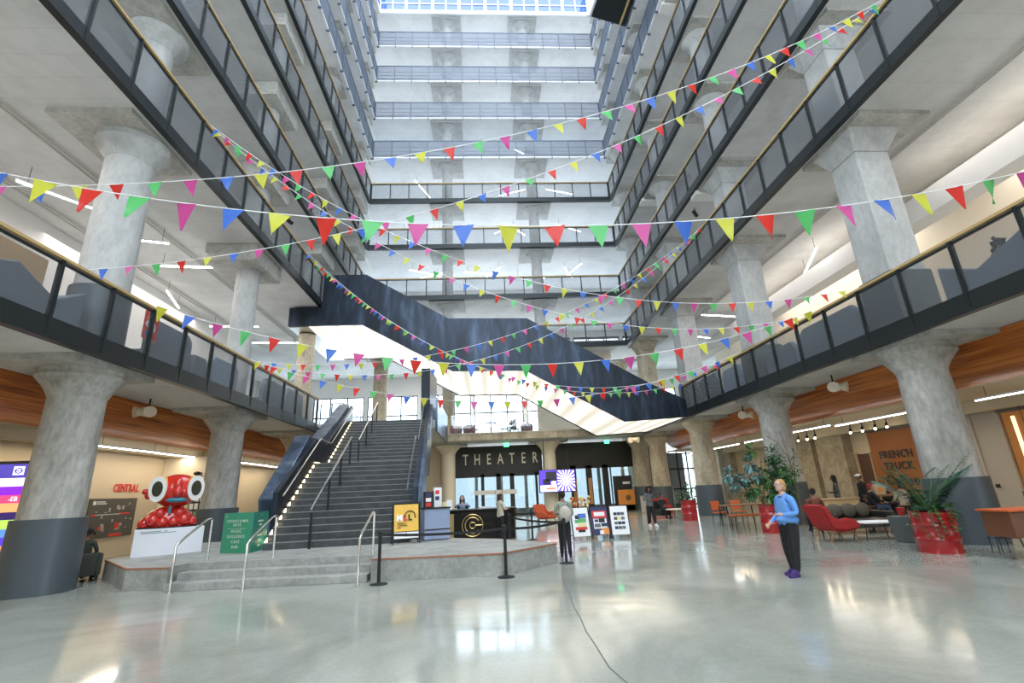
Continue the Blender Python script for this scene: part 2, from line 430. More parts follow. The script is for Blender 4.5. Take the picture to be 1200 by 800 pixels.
for i, y in enumerate(CY):
    mtl = 'column_concrete' if i < 2 else 'tan_column_concrete'
    if i < 3: column(CXL, y, 0, zt, 'flared', f'round concrete ground floor column of the left row, {rown[i]} from the viewer', mtl, clad=1.45)
    column(CXR, y, 0, zt, 'flared', f'round concrete ground floor column of the right row with grey painted foot, {rown[i]} from the viewer', mtl, clad=1.45)
    z0 = ZB[2] + .44; z1 = ZB[3] + .04
    if i == 0: column(CXL, y, z0, z1, 'flared', 'round concrete second floor column with flared mushroom capital, left side', 'column_concrete_smooth', clad=1.5, r0=.56, r1=.54)
    elif i == 2: column(CXL, y, z0, 9.98, 'plain', 'tan concrete second floor column carrying the left end of the crossing stair', 'tan_column_concrete', r0=.42, r1=.42)
    elif i < 3: column(CXL, y, z0, z1, 'block', f'round concrete second floor column under a deep square block, left side, {rown[i]} in its row', 'column_concrete_smooth' if i < 2 else 'tan_column_concrete', r1=.42, clad=1.5, r0=.32)
    column(CXR, y, z0, z1, 'square', f'square concrete second floor column with chipped faces, right side, {rown[i]} in its row', 'column_concrete_smooth' if i < 3 else 'tan_column_concrete', clad=1.5)
    for k in range(3, 11):
        z0 = ZB[k] + .44; z1 = ZB[k + 1] + .04
        if k <= 6 or i == 3 or True:
            st = 'flared' if i == 0 or k > 5 else 'block'
            if not (i < 1 and k > 5):
                column(CXL, y, z0, z1, st, f'{ORD[k]} floor concrete column on the left walkway, {rown[i]} in its row', 'column_concrete_smooth', r0=.46, r1=.44, capr=.76, caph=.42)
                if i != 1 or True: column(CXR, y, z0, z1, 'square' if k == 3 else 'flared', f'{ORD[k]} floor concrete column on the right walkway, {rown[i]} in its row', 'column_concrete_smooth', r0=.46, r1=.44, capr=.76, caph=.42)
for j, (x, y) in enumerate(BACK):
    column(x, y, 0, zt, 'flared', f'cream painted column with flared head {"left" if j == 0 else "right"} of the theater sign', 'cream_paint', r0=.48, r1=.46, capr=.86, caph=.55, clad=0)
    for k in range(2, 11):
        if k == 2 and j == 1: continue
        column(x, y, ZB[k] + .44, ZB[k + 1] + .04, 'flared', f'{ORD[k]} floor column behind the rear walkway railing, {"left" if j == 0 else "right"} of the pair', 'column_concrete_smooth' if k > 2 else 'tan_column_concrete', r0=.42, r1=.40, capr=.80, caph=.45)
column(10.6, 33.6, 0, zt, 'flared', 'tan concrete column at the rear right beside the black entrance band', 'tan_column_concrete', clad=1.5, r0=.6, r1=.56)
column(10.9, 37.5, ZB[2] + .44, ZB[3] + .04, 'flared', 'tan concrete second floor column far back on the right', 'tan_column_concrete', r0=.55, r1=.5)
column(-7.3, 33.6, ZB[2] + .44, ZB[3] + .04, 'flared', 'tan concrete second floor column behind the stair top, left one', 'tan_column_concrete', r0=.5, r1=.48)
# white boxed pipes in the rear left corner of each floor
for k in range(4, 9):
    struct('trim_%d' % (50 + k), box(XL - .9, XL - .35, YB - .4, YB + 3.5, ZB[k] - .28, ZB[k] + .03), 'white_paint', f'white boxed pipe under the {ORD[k]} floor slab in the rear left corner', 'boxed pipe')
    struct('trim_%d' % (70 + k), box(CXR - .9, CXR + .9, 12.6 + (k % 3) * 6.75, 13.2 + (k % 3) * 6.75, ZB[k] - .2, ZB[k] + .03), 'white_paint', f'white boxed pipe under the {ORD[k]} floor slab on the right side', 'boxed pipe')

for i, (x, z, y0, y1) in enumerate([(-11.6, 11.06, 3, 31), (-14.2, 11.06, 3, 31), (12.9, 11.06, 3, 31), (15.6, 11.04, 3, 31), (-13.2, 14.82, 6, 31), (14.2, 14.82, 6, 31)]):
    struct(f'trim_{91 + i}', MB().tube([(x, y0, z), (x, y1, z)], .035, 8).tube([(x + .12, y0, z + .02), (x + .12, y1, z + .02)], .02, 6), 'shop_grey_pipe' if 'shop_grey_pipe' in M else mat('shop_grey_pipe', (.5, .49, .46), .5), ['conduit nearest the atrium under the left third floor slab', 'conduit farther in under the left third floor slab', 'conduit nearest the atrium under the right third floor slab', 'conduit farther in under the right third floor slab', 'conduit under the left fourth floor slab', 'conduit under the right fourth floor slab'][i], 'conduit')
# ------------------------------------------------------------------ railings
_post = {}
def railing(sd, k, y0, y1, pitch, n):
    z = ZB[k]; steel = k <= 6
    e = thing('balcony_railing', f'{"black steel railing with oak handrail" if steel else "blue grey wire mesh railing"} of the {ORD[k]} floor, {SIDEN[sd]} side of the atrium', 'railing')
    top = 1.66 if k == 2 else 1.70
    e.location = (0, 0, z)
    if sd == 'back': a0, a1 = XL + .14, XR - .14
    else: a0, a1 = y0, y1
    X = {'left': XL + .06, 'right': XR - .06}.get(sd)
    def B(mb, u0, u1, w0, w1, v0, v1):     # along, across, up
        if sd == 'back': mb.box(u0, u1, YB - .06 + w0, YB - .06 + w1, v0, v1)
        else: mb.box(X + w0, X + w1, u0, u1, v0, v1)
        return mb
    pm = 'black_steel' if steel else 'rail_grey_blue'
    key = (sd == 'back', steel, k == 2)
    if key not in _post:
        b = MB()
        w = .032 if steel else .02; d = .05
        z0 = .06 if steel else -.02
        if sd == 'back':
            b.box(-w, w, -d, d, z0, top - .06)
            if not steel: b.box(-w * 1.6, w * 1.6, -.10, 0, -.10, .22)
        else:
            b.box(-d, d, -w, w, z0, top - .06)
            if not steel: b.box(-.10, .10, -w * 1.6, w * 1.6, -.10, .22)
        _post[key] = b.build('post', pm, e); o0 = _post[key]; first = True
    else:
        o0 = _post[key]; first = False
    nn = int(round((a1 - a0) / pitch))
    for i in range(nn + 1):
        u = a0 + (a1 - a0) * i / nn
        if first and i == 0: o = o0
        else: o = o0.copy(); C.objects.link(o)
        o.parent = e
        o.location = (u, YB - .06, 0) if sd == 'back' else (X, u, 0)
    if steel:
        B(MB(), a0, a1, -.055, .055, top - .05, top + .01).build('handrail', 'gold_oak', e)
        B(MB(), a0, a1, -.022, .022, top - .13, top - .085).build('top_rail', pm, e)
        B(MB(), a0, a1, -.03, .03, .262, .42 if k == 2 else .34).build('bottom_rail', pm, e)
        sm = 'perforated_screen_fine' if (sd == 'back' or k == 2) else 'perforated_screen'
        B(MB(), a0, a1, -.006, .006, .34, top - .13).build('infill_screen', sm, e)
    else:
        B(MB(), a0, a1, -.03, .03, top - .10, top - .04).build('handrail', pm, e)
        b = B(MB(), a0, a1, -.02, .02, .10, .15); B(b, a0, a1, -.015, .015, .62, .635); B(b, a0, a1, -.015, .015, 1.0, 1.015)
        b.build('bottom_rail', pm, e)
        B(MB(), a0, a1, -.005, .005, .06, top - .08).build('infill_screen', 'wire_mesh_open' if sd == 'back' else 'wire_mesh', e)
    return e
for k in range(2, 11):
    for sd in ('left', 'right', 'back'):
        if sd == 'back':
            if k == 2: continue
            railing(sd, k, 0, 0, 1.436, 0)
        else:
            y0 = {2: 5.2, 3: 5.6, 4: 7.5, 5: 9.5}.get(k, 11.)
            yend = (24.1 if sd == 'right' else 24.3) if k == 2 else ((23.5 if sd == 'left' else YB - .06) if k == 3 else YB - .06)
            railing(sd, k, yend - round((yend - y0) / 1.38) * 1.38, yend, 1.38, 0)

# landing platform of a walkway hanging high over the right edge
e = thing('bridge_landing', 'dark panelled landing jutting over the atrium near the top right with an oak rail', 'landing', (0, 0, 0))
MB().prism([(7.55, 23.5), (10.08, 24.2), (10.08, 16.0), (8.6, 15.0)], 31.0, 32.6).build('landing_box', 'black_steel', e, bevel=.04)
MB().tube([(9.65, 24.0, 30.95), (10.0, 19.0, 30.95)], .08, 6).build('handrail', 'gold_oak', e)
MB().prism([(7.45, 23.5), (7.58, 23.5), (8.62, 15.0), (8.49, 15.0)], 30.98, 32.7).build('edge_strip', 'white_edge', e)
# ------------------------------------------------------------------ ground floor envelope
def side_soffit(x0, sgn, y0, y1, num, label):
    # bulging curved wood panel: from the slab down and outwards
    pr = [(0, 4.78), (.03, 4.55), (.12, 4.30), (.28, 4.10), (.52, 3.94), (.85, 3.84), (1.3, 3.80), (1.3, 3.90), (.9, 3.93), (.58, 4.03), (.36, 4.17), (.2, 4.36), (.11, 4.58), (.08, 4.78)]
    mb = MB().prism([(x0 + sgn * a, b) for a, b in pr], y0, y1, axis='y')
    struct(f'trim_{num}', mb, 'orange_wood', label, 'wood soffit', smooth=True)
side_soffit(-10.9, -1, 2, 31, 80, 'curved orange wood soffit behind the left ground floor columns')
side_soffit(12.2, 1, 2, 33, 81, 'curved orange wood soffit behind the right ground floor columns')
struct('ceiling_left', MB().box(OL, -12.15, 2, 34, 3.80, 3.9), 'warm_ceiling', 'warm beige lowered ceiling over the left ground floor aisle', 'ceiling')
struct('ceiling_right', MB().box(13.45, OR, 2, 36, 3.80, 3.9), 'warm_ceiling', 'warm beige lowered ceiling over the right ground floor shops', 'ceiling')
struct('trim_82', MB().box(-12.75, -12.45, 2, 33, 3.45, 3.80), 'warm_ceiling', 'beige downstand beam along the left aisle', 'beam')
struct('trim_83', MB().box(16.2, 16.5, 2, 33, 3.42, 3.80), 'warm_ceiling', 'beige downstand beam in front of the right shops', 'beam')
struct('wall_left_lower', MB().box(-13.3, -13, 2, 34, 0, 3.8), 'beige_wall', 'beige ground floor wall with the red CENTRAL lettering', 'wall')
struct('wall_poster', MB().box(-13, -10.75, 20.7, 20.9, 0, 3.45), 'cream_paint', 'short cream wall with a poster rack at the end of the left aisle', 'wall')
struct('wall_left_end', MB().box(-13, -2.9, 33.9, 34.1, 0, 4.8), 'beige_wall', 'beige rear wall beyond the main staircase', 'wall')
struct('wall_right_lower', MB().box(17, 17.3, 2, 36, 0, 3.8), 'beige_wall', 'beige ground floor shop wall on the right', 'wall')
struct('wall_theater_side', MB().box(11.6, 11.9, 34.4, OB, 0, 4.8), 'beige_wall', 'beige return wall right of the black entrance band', 'wall')
struct('wall_back_upper', MB().box(3.7, 9.4, 34.0, 34.2, 5.2, 11.1), 'cream_paint', 'cream wall on the rear second floor under the crossing stair', 'wall')
struct('floor_upper', MB().box(XL - .1, -2.55, 24.75, 31.0, 4.80, 5.20), 'slab_concrete', 'second floor slab at the top of the main staircase', 'floor slab')

# rear ground floor windows
mb = MB()
for (a, b, c, d) in [(-13, 17, 0, .25), (-13, 17, 4.3, 5.1)]: mb.box(a, b, OB - .1, OB + .1, c, d)
for i in range(0, 16): mb.box(-13 + i * 2, -12.75 + i * 2, OB - .1, OB + .1, .25, 4.3)
struct('wall_back_lower', mb, 'white_paint', 'rear ground floor wall with daylight windows', 'wall')
e = thing(f'window_{wn}', 'dark framed window wall between the last two right hand columns', 'window', kind='structure'); wn += 1
mb = MB()
for i in range(8): mb.box(11.9 + i * .73 - .04, 11.9 + i * .73 + .04, 36.0, 36.1, 0, 3.8)
for z in (.1, 1.2, 2.6, 3.7): mb.box(11.9, 17, 36.0, 36.1, z - .05, z + .05)
mb.build('window_frame', 'black_steel', e); box(11.9, 17, 36.04, 36.06, .1, 3.75).build('pane', 'clear_glass', e)
struct('curtain_wall_backing', MB().box(13.1, 15.0, 37.2, 37.4, 0, 3.8), 'rail_grey_blue', 'dark wall seen through the rear right window', 'wall')

# theater entrance
struct('wall_back_band', MB().box(-2.3, 3.85, 34.25, 34.45, 2.75, 4.62).box(4.7, 11.5, 34.25, 34.45, 3.05, 4.62), 'dark_band', 'black signboard band over the theater entrance', 'wall')
e = thing(f'door_{wn}', 'black framed glass theater doors under the lettering', 'door', kind='structure')
mb = MB()
for a, b in [(-2.3, -2.15), (-.42, -.2), (.62, .92), (1.55, 1.85), (3.3, 3.45), (3.85, 4.1)]: mb.box(a, b, 34.2, 34.42, 0, 2.75)
mb.box(-2.3, 4.1, 34.2, 34.42, 0, .15).box(-2.3, 4.1, 34.2, 34.42, 2.55, 2.75)
mb.build('door_frame', 'dark_band', e); box(-2.2, 4.0, 34.3, 34.32, .15, 2.55).build('pane', 'door_glass', e)
for x in (.55, .97): MB().tube([(x, 34.12, .9), (x, 34.12, 1.7)], .025, 6).build('door_handle', 'chrome', e)
MB().box(-.9, 2.0, 34.17, 34.18, 1.40, 1.68).build('banner', 'white_paint', e)
e = thing(f'door_{wn + 1}', 'black framed glass doors with wooden pulls under the blank black band', 'door', kind='structure')
mb = MB()
for a, b in [(4.7, 4.95), (5.75, 6.15), (6.85, 7.25), (8.0, 8.4), (8.55, 8.6), (10.3, 10.4), (11.35, 11.5)]: mb.box(a, b, 34.2, 34.42, 0, 3.05)
mb.box(4.7, 11.5, 34.2, 34.42, 0, .12).box(4.7, 11.5, 34.2, 34.42, 2.85, 3.05)
mb.build('door_frame', 'dark_band', e); box(4.8, 11.4, 34.3, 34.32, .12, 2.85).build('pane', 'door_glass', e)
mat('pull_wood', (.48, .26, .10), .5, 0, .1, 9)
for x in (6.0, 7.05): box(x - .12, x + .12, 34.08, 34.16, .5, 2.2).build('door_pull', 'pull_wood', e)
def tl(name, body, size, loc, rot, mt, label, **k):
    return tag(text(name, body, size, loc, rot, mt, **k), label, 'sign')
mat('letter_brass', (.62, .55, .42), .4, .3)
def letters(label, body, size, loc, rot, mt, pitch, xs=1., bold=.0, depth=.02, ax='x'):
    e = thing('wall_lettering', label, 'sign', loc)
    for i, c in enumerate(body):
        o = (i - (len(body) - 1) / 2) * pitch
        text('letter', c, size, (o, 0, 0) if ax == 'x' else (0, o, 0), rot, mt, e, depth=depth, xs=xs, bold=bold)
letters('large pale capital letters THEATER on the black entrance band', 'THEATER', 1.02, (.95, 34.2, 3.70), (PI / 2, 0, 0), 'letter_brass', .80, xs=.62, bold=.008, depth=.03)
MB_ = MB().box(-3.1, -3.0, 34.0, 39, 0, 4.7)
struct('wall_lobby', MB_, 'beige_wall', 'side wall of the theater lobby', 'wall')

# exit signs
for i, (x, y, z) in enumerate([(1.35, 33.0, 4.55), (8.2, 33.0, 4.5)]):
    e = thing('exit_sign', f'small lit green exit sign under the rear ceiling, {"over the theater doors" if i == 0 else "right of the screen"}', 'exit sign', (x, y, z), group=None)
    box(-.17, .17, -.03, .03, -.12, .12).build('housing', 'exit_green', e, bevel=.01)
    text('lettering', 'EXIT', .16, (0, -.035, 0), (PI / 2, 0, 0), 'white_edge', e, depth=.004)
    MB().tube([(0, 0, .12), (0, 0, .25)], .015, 6).build('stem', 'white_edge', e)

# ------------------------------------------------------------------ platform with three steps
PH = .42
e = thing('platform', 'low concrete platform with rust edged rim and three steps before the main staircase', 'platform')
poly = [(-9.3, 13.2), (-7.4, 11.12), (-6.45, 10.92), (-6.38, 11.50), (-2.42, 11.22), (-2.34, 10.55), (.25, 10.42), (1.53, 11.72), (.27, 13.45), (-1.3, 14.6), (-1.9, 15.8), (-1.9, 17.3), (-9.3, 17.3)]
MB().prism(poly, 0, PH).build('body', 'platform_concrete', e)
def rim(pts):
    mb = MB()
    for (a, b) in zip(pts[:-1], pts[1:]):
        d = Vector((b[0] - a[0], b[1] - a[1])).normalized(); n_ = Vector((d.y, -d.x)) * .012
        mb.prism([(a[0] + n_.x, a[1] + n_.y), (b[0] + n_.x, b[1] + n_.y), (b[0] - n_.x * 2, b[1] - n_.y * 2), (a[0] - n_.x * 2, a[1] - n_.y * 2)], PH - .028, PH + .003)
    return mb
rim(poly[:3]).build('rim', 'rust_edge', e); rim(poly[5:10]).build('rim', 'rust_edge', e)
for k, (f0, f1, zz) in enumerate([(10.72, 10.56, .14), (11.10, 10.90, .28)]):
    MB().prism([(-6.38 if k == 0 else -6.36, f0), (-2.42, f1), (-2.42, 11.3), (-6.36, 11.56)], 0, zz).build('step', 'platform_concrete', e, bevel=.008)

def grab_rail(x, y, x1, y1, label):
    e = thing('handrail', label, 'handrail')
    pts = [(x, y, 0), (x, y, .84)]
    for t in range(1, 5): 
        a = t / 5 * .75; pts.append((x + (x1 - x) * .05 * t, y + (y1 - y) * .06 * t, .84 + .036 * t + .002))
    pts += [(x + (x1 - x) * .93, y + (y1 - y) * .84, 1.265), (x + (x1 - x) * .98, y + (y1 - y) * .95, 1.285), (x1, y1, 1.27), (x1, y1, 1.2), (x1, y1, PH)]
    MB().tube(pts, .024, 10).build('rail', 'chrome', e, smooth=True)
    MB().lathe([(.05, 0), (.05, .012), (.03, .02)], (x, y), 14).build('foot', 'chrome', e)
    MB().lathe([(.05, PH), (.05, PH + .012), (.03, PH + .02)], (x1, y1), 14).build('foot', 'chrome', e)
grab_rail(-6.15, 10.56, -6.26, 11.97, 'stainless steel grab rail at the left end of the platform steps')
grab_rail(-4.66, 10.30, -4.70, 11.64, 'stainless steel grab rail in the middle of the platform steps, before the green sign')
grab_rail(-2.49, 10.16, -2.51, 11.44, 'stainless steel grab rail at the right end of the platform steps')

# ------------------------------------------------------------------ main staircase
ST = thing('staircase', 'broad dark stone staircase with steel sides rising from the platform to the second floor', 'staircase', (-2.07, 13.75, PH), .0821)
W_, RI, TR = 3.66, (5.20 - PH) / 28, .336
pr = []; y = 0; z = 0; nose = []
for i in range(28):
    if i == 14: y += 2.0 - TR
    pr.append((y, z)); z += RI; pr.append((y, z)); nose.append((y, z)); y += TR
YT = y - TR + .3
pr.append((YT, z)); 
low = [(YT, z - .45), (nose[27][0] - .1, z - .5), (nose[14][0], nose[13][1] - .45), (nose[13][0] + .3, nose[13][1] - .45), (.8, 0)]
MB().prism(pr + low, -W_, 0, axis='x').build('steps', 'stair_stone', ST)
mb = MB()
for (yy, zz) in nose: mb.box(-W_, 0, yy - .004, yy + .04, zz - .012, zz + .004)
mat('nosing', (.30, .29, .27), .5)
mb.build('nosing', 'nosing', ST)
def par(h):   # line parallel to the pitch, h above nosings
    return [(-.25, RI + h - .05), (nose[13][0] + .1, nose[13][1] + h), (nose[14][0] - .2, nose[14][1] - RI + h), (YT, z + h)]
upl = None; up_ = par(.82); dn = [(YT, z - .5), (nose[14][0], nose[13][1] - .5), (nose[13][0] + .3, nose[13][1] - .5), (.9, 0), (-.25, 0)]
upl = [(.85, nose[2][1] + .9)] + up_[1:]; dl = dn[:-2] + [(.95, .02), (.85, .02)]
MB().prism(upl + dl, .0, .14, axis='x').build('stringer', 'blackened_steel', ST)
MB().prism(upl + dl, .15, .28, axis='x').build('stringer', 'blued_steel', ST)
MB().prism(upl + dl, -W_ - .14, -W_, axis='x').build('stringer', 'blackened_steel', ST)
up2 = [(1.15, 1.25), (nose[13][0] - .3, nose[13][1] + .95), (nose[14][0] - .6, nose[14][1] + .78), (YT - .3, z + .85)]
MB().prism(up2 + dn[:-1] + [(1.3, .6)], -W_ - .62, -W_ - .15, axis='x').build('side_panel', 'blued_steel', ST, bevel=.02)
def follow(x, h, y0=0, dy=0):
    a = par(h); return [(x, p[0], p[1]) for p in a]
mb = MB().tube([(-.16, .8, nose[2][1] + .80)] + follow(-.16, .86)[1:], .028, 8)
mb.build('handrail', 'blued_steel', ST, smooth=True)
MB().tube([(-W_ + .14, .8, nose[2][1] + .80)] + follow(-W_ + .14, .86)[1:], .028, 8).build('handrail', 'chrome', ST, smooth=True)
# central rail in two runs
for (i0, i1) in ((0, 13), (14, 27)):
    a, b = nose[i0], nose[i1]
    xm = -2.45
    run = [(xm, a[0] - .35, a[1] + .88 - RI * .6), (xm, b[0] + .1, b[1] + .90)]
    MB().tube(run, .030, 8).build('handrail', 'chrome', ST, smooth=True)
    for t in (0, .33, .66, 1.):
        yy = a[0] + (b[0] - a[0]) * t; zz = a[1] + (b[1] - a[1]) * t
        yy2 = yy - (.3 if t == 0 else 0)
        box(xm - .03, xm + .03, yy2 - .02, yy2 + .02, zz - (RI if t == 0 else .1), zz + .86 - (RI if t == 0 else 0)).build('rail_post', 'black_steel', ST)
# lit recesses at the left end of each step
for i, (yy, zz) in enumerate(nose[:-1]):
    if i == 13: MB().box(-W_ + .005, -W_ + .04, yy + .1, yy + 1.8, zz + .02, zz + .05).build('step_lamp', 'step_light', ST); continue
    MB().prism([(yy + .10, zz + .012), (yy + .27, zz + .012), (yy + .27, zz + .11)], -W_ + .003, -W_ + .02, axis='x').build('step_lamp', 'step_light', ST)
# steel clad post that ties the stair head to the crossing stair
e = thing('stair_post', 'steel clad post at the right of the stair head reaching up to the crossing stair', 'post')
MB().prism([(-3.3, 24.85), (-2.85, 24.85), (-2.75, 27.4), (-3.2, 27.4)], 5.22, 7.95).build('shaft', 'blackened_steel', e, bevel=.02)
MB().prism([(-2.50, 24.55), (-2.42, 24.55), (-2.42, 30.9), (-2.50, 30.9)], 4.6, 6.3).build('side_panel', 'blued_steel', e)
# guard rails round the stair head
e = thing('stair_guard', 'steel guard rail around the stair opening on the second floor', 'railing')
for a, b in [((-8.3, 24.7), (-7.2, 24.7)), ((-7.2, 24.7), (-7.0, 27.5))]:
    MB().tube([(a[0], a[1], 6.2), (b[0], b[1], 6.2)], .03, 6).build('handrail', 'chrome', e)
    for t in (0, .5, 1): x_ = a[0] + (b[0] - a[0]) * t; y_ = a[1] + (b[1] - a[1]) * t; box(x_ - .025, x_ + .025, y_ - .025, y_ + .025, 5.2, 6.18).build('rail_post', 'black_steel', e)
    MB().prism([(a[0], a[1]), (b[0], b[1]), (b[0] + .02, b[1] + .01), (a[0] + .02, a[1] + .01)], 5.3, 6.1).build('infill_glass', 'clear_glass', e)
e = thing('glass_balustrade', 'clear glass balustrade along the rear second floor above the theater entrance', 'railing')
for i in range(3):
    box(-2.2 + i * 1.95, -.3 + i * 1.95, 31.1, 31.13, 5.2, 6.3).build('glass_panel', 'clear_glass', e)
MB().box(-2.2, 3.6, 31.08, 31.15, 6.3, 6.34).build('handrail', 'chrome', e)

# ------------------------------------------------------------------ stair crossing the atrium, second to third floor
HS = thing('crossing_stair', 'dark steel stair with bright lit underside crossing the rear of the atrium', 'staircase')
Y1, Y2 = 23.7, 30.3
front = [(-8.28, 12.85), (-6.1, 12.85), (-1.8, 10.28), (2.3, 10.18), (8.5, 6.45), (10.12, 5.62), (10.12, 4.74), (6.9, 4.62), (2.1, 7.38), (-1.6, 7.46), (-6.2, 10.05), (-9.9, 10.05), (-9.9, 11.05), (-8.28, 11.05)]
MB().prism(front, Y1 - .06, Y1 + .06, axis='y').build('front_girder', 'blackened_steel', HS)
MB().prism(front, Y2 - .06, Y2 + .06, axis='y').build('rear_girder', 'blackened_steel', HS)
fl = [(-9.9, 10.3), (-6.1, 10.3), (-1.55, 7.72), (2.2, 7.64), (6.95, 4.90), (10.1, 5.0)]
mb = MB()
for (a, b) in zip(fl[:-1], fl[1:]):
    mb.add([(a[0], Y1 + .06, a[1]), (b[0], Y1 + .06, b[1]), (b[0], Y2 - .06, b[1]), (a[0], Y2 - .06, a[1]), (a[0], Y1 + .06, a[1] + .1), (b[0], Y1 + .06, b[1] + .1), (b[0], Y2 - .06, b[1] + .1), (a[0], Y2 - .06, a[1] + .1)],
           [(0, 3, 2, 1), (4, 5, 6, 7), (0, 1, 5, 4), (1, 2, 6, 5), (2, 3, 7, 6), (3, 0, 4, 7)])
mb.build('deck', 'stair_stone', HS)
mb = MB()   # treads of the two flights
for (a, b) in ((fl[1], fl[2]), (fl[3], fl[4])):
    n = 15
    for i in range(n):
        x0 = a[0] + (b[0] - a[0]) * i / n; x1 = a[0] + (b[0] - a[0]) * (i + 1) / n; zz = a[1] + (b[1] - a[1]) * i / n
        mb.box(x0, x1, Y1 + .07, Y2 - .07, zz - .1, zz + .12)
mb.build('treads', 'stair_stone', HS)
# stair underside; banded glow of strip lighting put into its emission
m, N, L, B = new_mat('soffit_painted_glow')
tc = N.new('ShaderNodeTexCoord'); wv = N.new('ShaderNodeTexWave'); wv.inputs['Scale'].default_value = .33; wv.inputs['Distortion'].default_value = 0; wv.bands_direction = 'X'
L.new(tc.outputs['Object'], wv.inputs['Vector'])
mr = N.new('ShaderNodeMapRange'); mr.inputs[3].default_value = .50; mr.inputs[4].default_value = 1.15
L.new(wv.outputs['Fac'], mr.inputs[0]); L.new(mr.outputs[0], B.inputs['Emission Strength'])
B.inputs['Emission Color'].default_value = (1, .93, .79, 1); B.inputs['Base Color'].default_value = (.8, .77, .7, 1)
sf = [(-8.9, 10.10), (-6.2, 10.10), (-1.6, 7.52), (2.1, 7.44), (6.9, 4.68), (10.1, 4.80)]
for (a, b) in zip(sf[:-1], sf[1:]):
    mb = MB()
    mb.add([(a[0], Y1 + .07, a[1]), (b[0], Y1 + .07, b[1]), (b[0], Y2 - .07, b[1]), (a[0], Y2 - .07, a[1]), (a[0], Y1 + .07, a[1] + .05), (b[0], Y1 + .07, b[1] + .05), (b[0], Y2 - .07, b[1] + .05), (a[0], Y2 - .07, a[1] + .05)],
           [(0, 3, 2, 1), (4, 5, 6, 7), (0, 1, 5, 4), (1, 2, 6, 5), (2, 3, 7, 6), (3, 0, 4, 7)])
    mb.build('soffit_panel', 'soffit_painted_glow', HS)
MB().prism([(-9.9, 23.76), (-8.9, 23.76), (-8.9, 30.2), (-9.9, 30.2)], 10.02, 10.12).build('end_plate', 'chrome', HS)
MB().box(-9.9, -9.8, Y1, Y2, 10.05, 11.05).build('end_plate', 'blackened_steel', HS)

# ------------------------------------------------------------------ lamps
def strip(x, y, z, ln, rz, label, group, mt='strip_light'):
    e = thing('strip_light', label, 'ceiling light', (x, y, z), rz, group)
    box(-ln / 2, ln / 2, -.035, .035, 0, .05).build('housing', 'white_edge', e)
    box(-ln / 2 + .02, ln / 2 - .02, -.028, .028, -.025, 0).build('tube', mt, e)
    for q in (-.4, .4): MB().tube([(q * ln, 0, .05), (q * ln, 0, .05 + (.27 if z < 4 else .55))], .008, 5).build('hanger', 'black_steel', e)
    return e
for i, (y, ln, x) in enumerate([(17.2, 3.1, -12.0), (20.4, 3.1, -12.05), (26.3, 3.0, -12.0), (29.6, 3.2, -12.1)]):
    strip(x, y, 3.48, ln, PI / 2, ['long lit strip light right of the first left column', 'lit strip light ending at the second left column', 'lit strip light just right of the second left column', 'farthest lit strip light of the left aisle'][i], 'strip lights over the left aisle')
for i, (y, ln, x) in enumerate([(11.2, 3.4, 13.9), (16.2, 4.4, 13.7), (19.6, 3.2, 13.2), (23.4, 3.2, 13.5), (27.4, 3.2, 13.6), (31.0, 3.0, 13.7)]):
    strip(x, y, 3.48, ln, PI / 2, ['lit strip light at the right picture edge above the shop', 'long lit strip light between the two nearest right columns', 'lit strip light just left of the second right column', 'lit strip light right of the third right column', 'lit strip light left of the third right column', 'farthest lit strip light of the right aisle'][i], 'strip lights over the right aisle')
n = 0
for k, pts in {2: [(-12.3, 13.2, 2.4, .95), (-12.0, 15.4, 2.2, .3), (-11.7, 17.9, 2.0, .12), (-14, 21, 2.2, 1.9), (-13, 24.5, 2.4, .1), (-12.5, 28, 3, .1), (14.2, 18.2, 2.8, 1.15), (14.0, 24.8, 4, .2), (15, 29.5, 3, .4)],
               4: [(-4.5, 35.2, 2.6, .5), (-3.8, 35.4, 2.6, -.45), (-.2, 35.6, 2.4, .25), (.9, 35.3, 2.2, -1.0), (7.0, 35.4, 2.2, 1.1), (7.5, 35.2, 2.2, -1.2), (4, 36.4, 2.6, .15)],
               5: [(-5.0, 35.0, 3.0, .05), (-2.2, 35.4, 3.0, .0), (2.0, 35.4, 2.2, -.7), (3.2, 35.6, 1.8, .9), (7.4, 35.5, 2.6, .5)],
               6: [(-4.8, 35.6, 2.8, 1.2), (2.8, 36, 2.4, -.4), (7.0, 36.2, 2.6, .3)],
               7: [(4.2, 36.0, 2.4, .6), (-2.8, 36.2, 2.2, .4)]}.items():
    for (x, y, ln, rz) in pts:
        n += 1
        strip(x, y, ZB[k + 1] - .52 - .09 * (n % 3), ln, rz, f'bright fluorescent strip under the {ORD[k + 1]} floor slab, {"left side" if x < -8 else "right side" if x > 10 else "rear walkway"}, set at its own angle', f'fluorescent strips of the {ORD[k]} floor', 'strip_light_cool')

for i, (x, y, z) in enumerate([(-9.3, 21.2, 14.6), (10.9, 20.9, 14.6)]):
    e = thing('ceiling_spot', f'small black spotlight under the fourth floor slab on the {"left" if i == 0 else "right"} side', 'spotlight', (x, y, z), .6)
    MB().tube([(0, 0, .34), (0, 0, .05)], .02, 6).build('stem', 'black_steel', e)
    MB().tube([(-.16, 0, .08), (.16, .04, -.06)], .09, 12).build('head', 'black_matte', e)
    MB().tube([(.16, .04, -.06), (.17, .04, -.065)], .075, 12).build('lens', 'chrome', e)
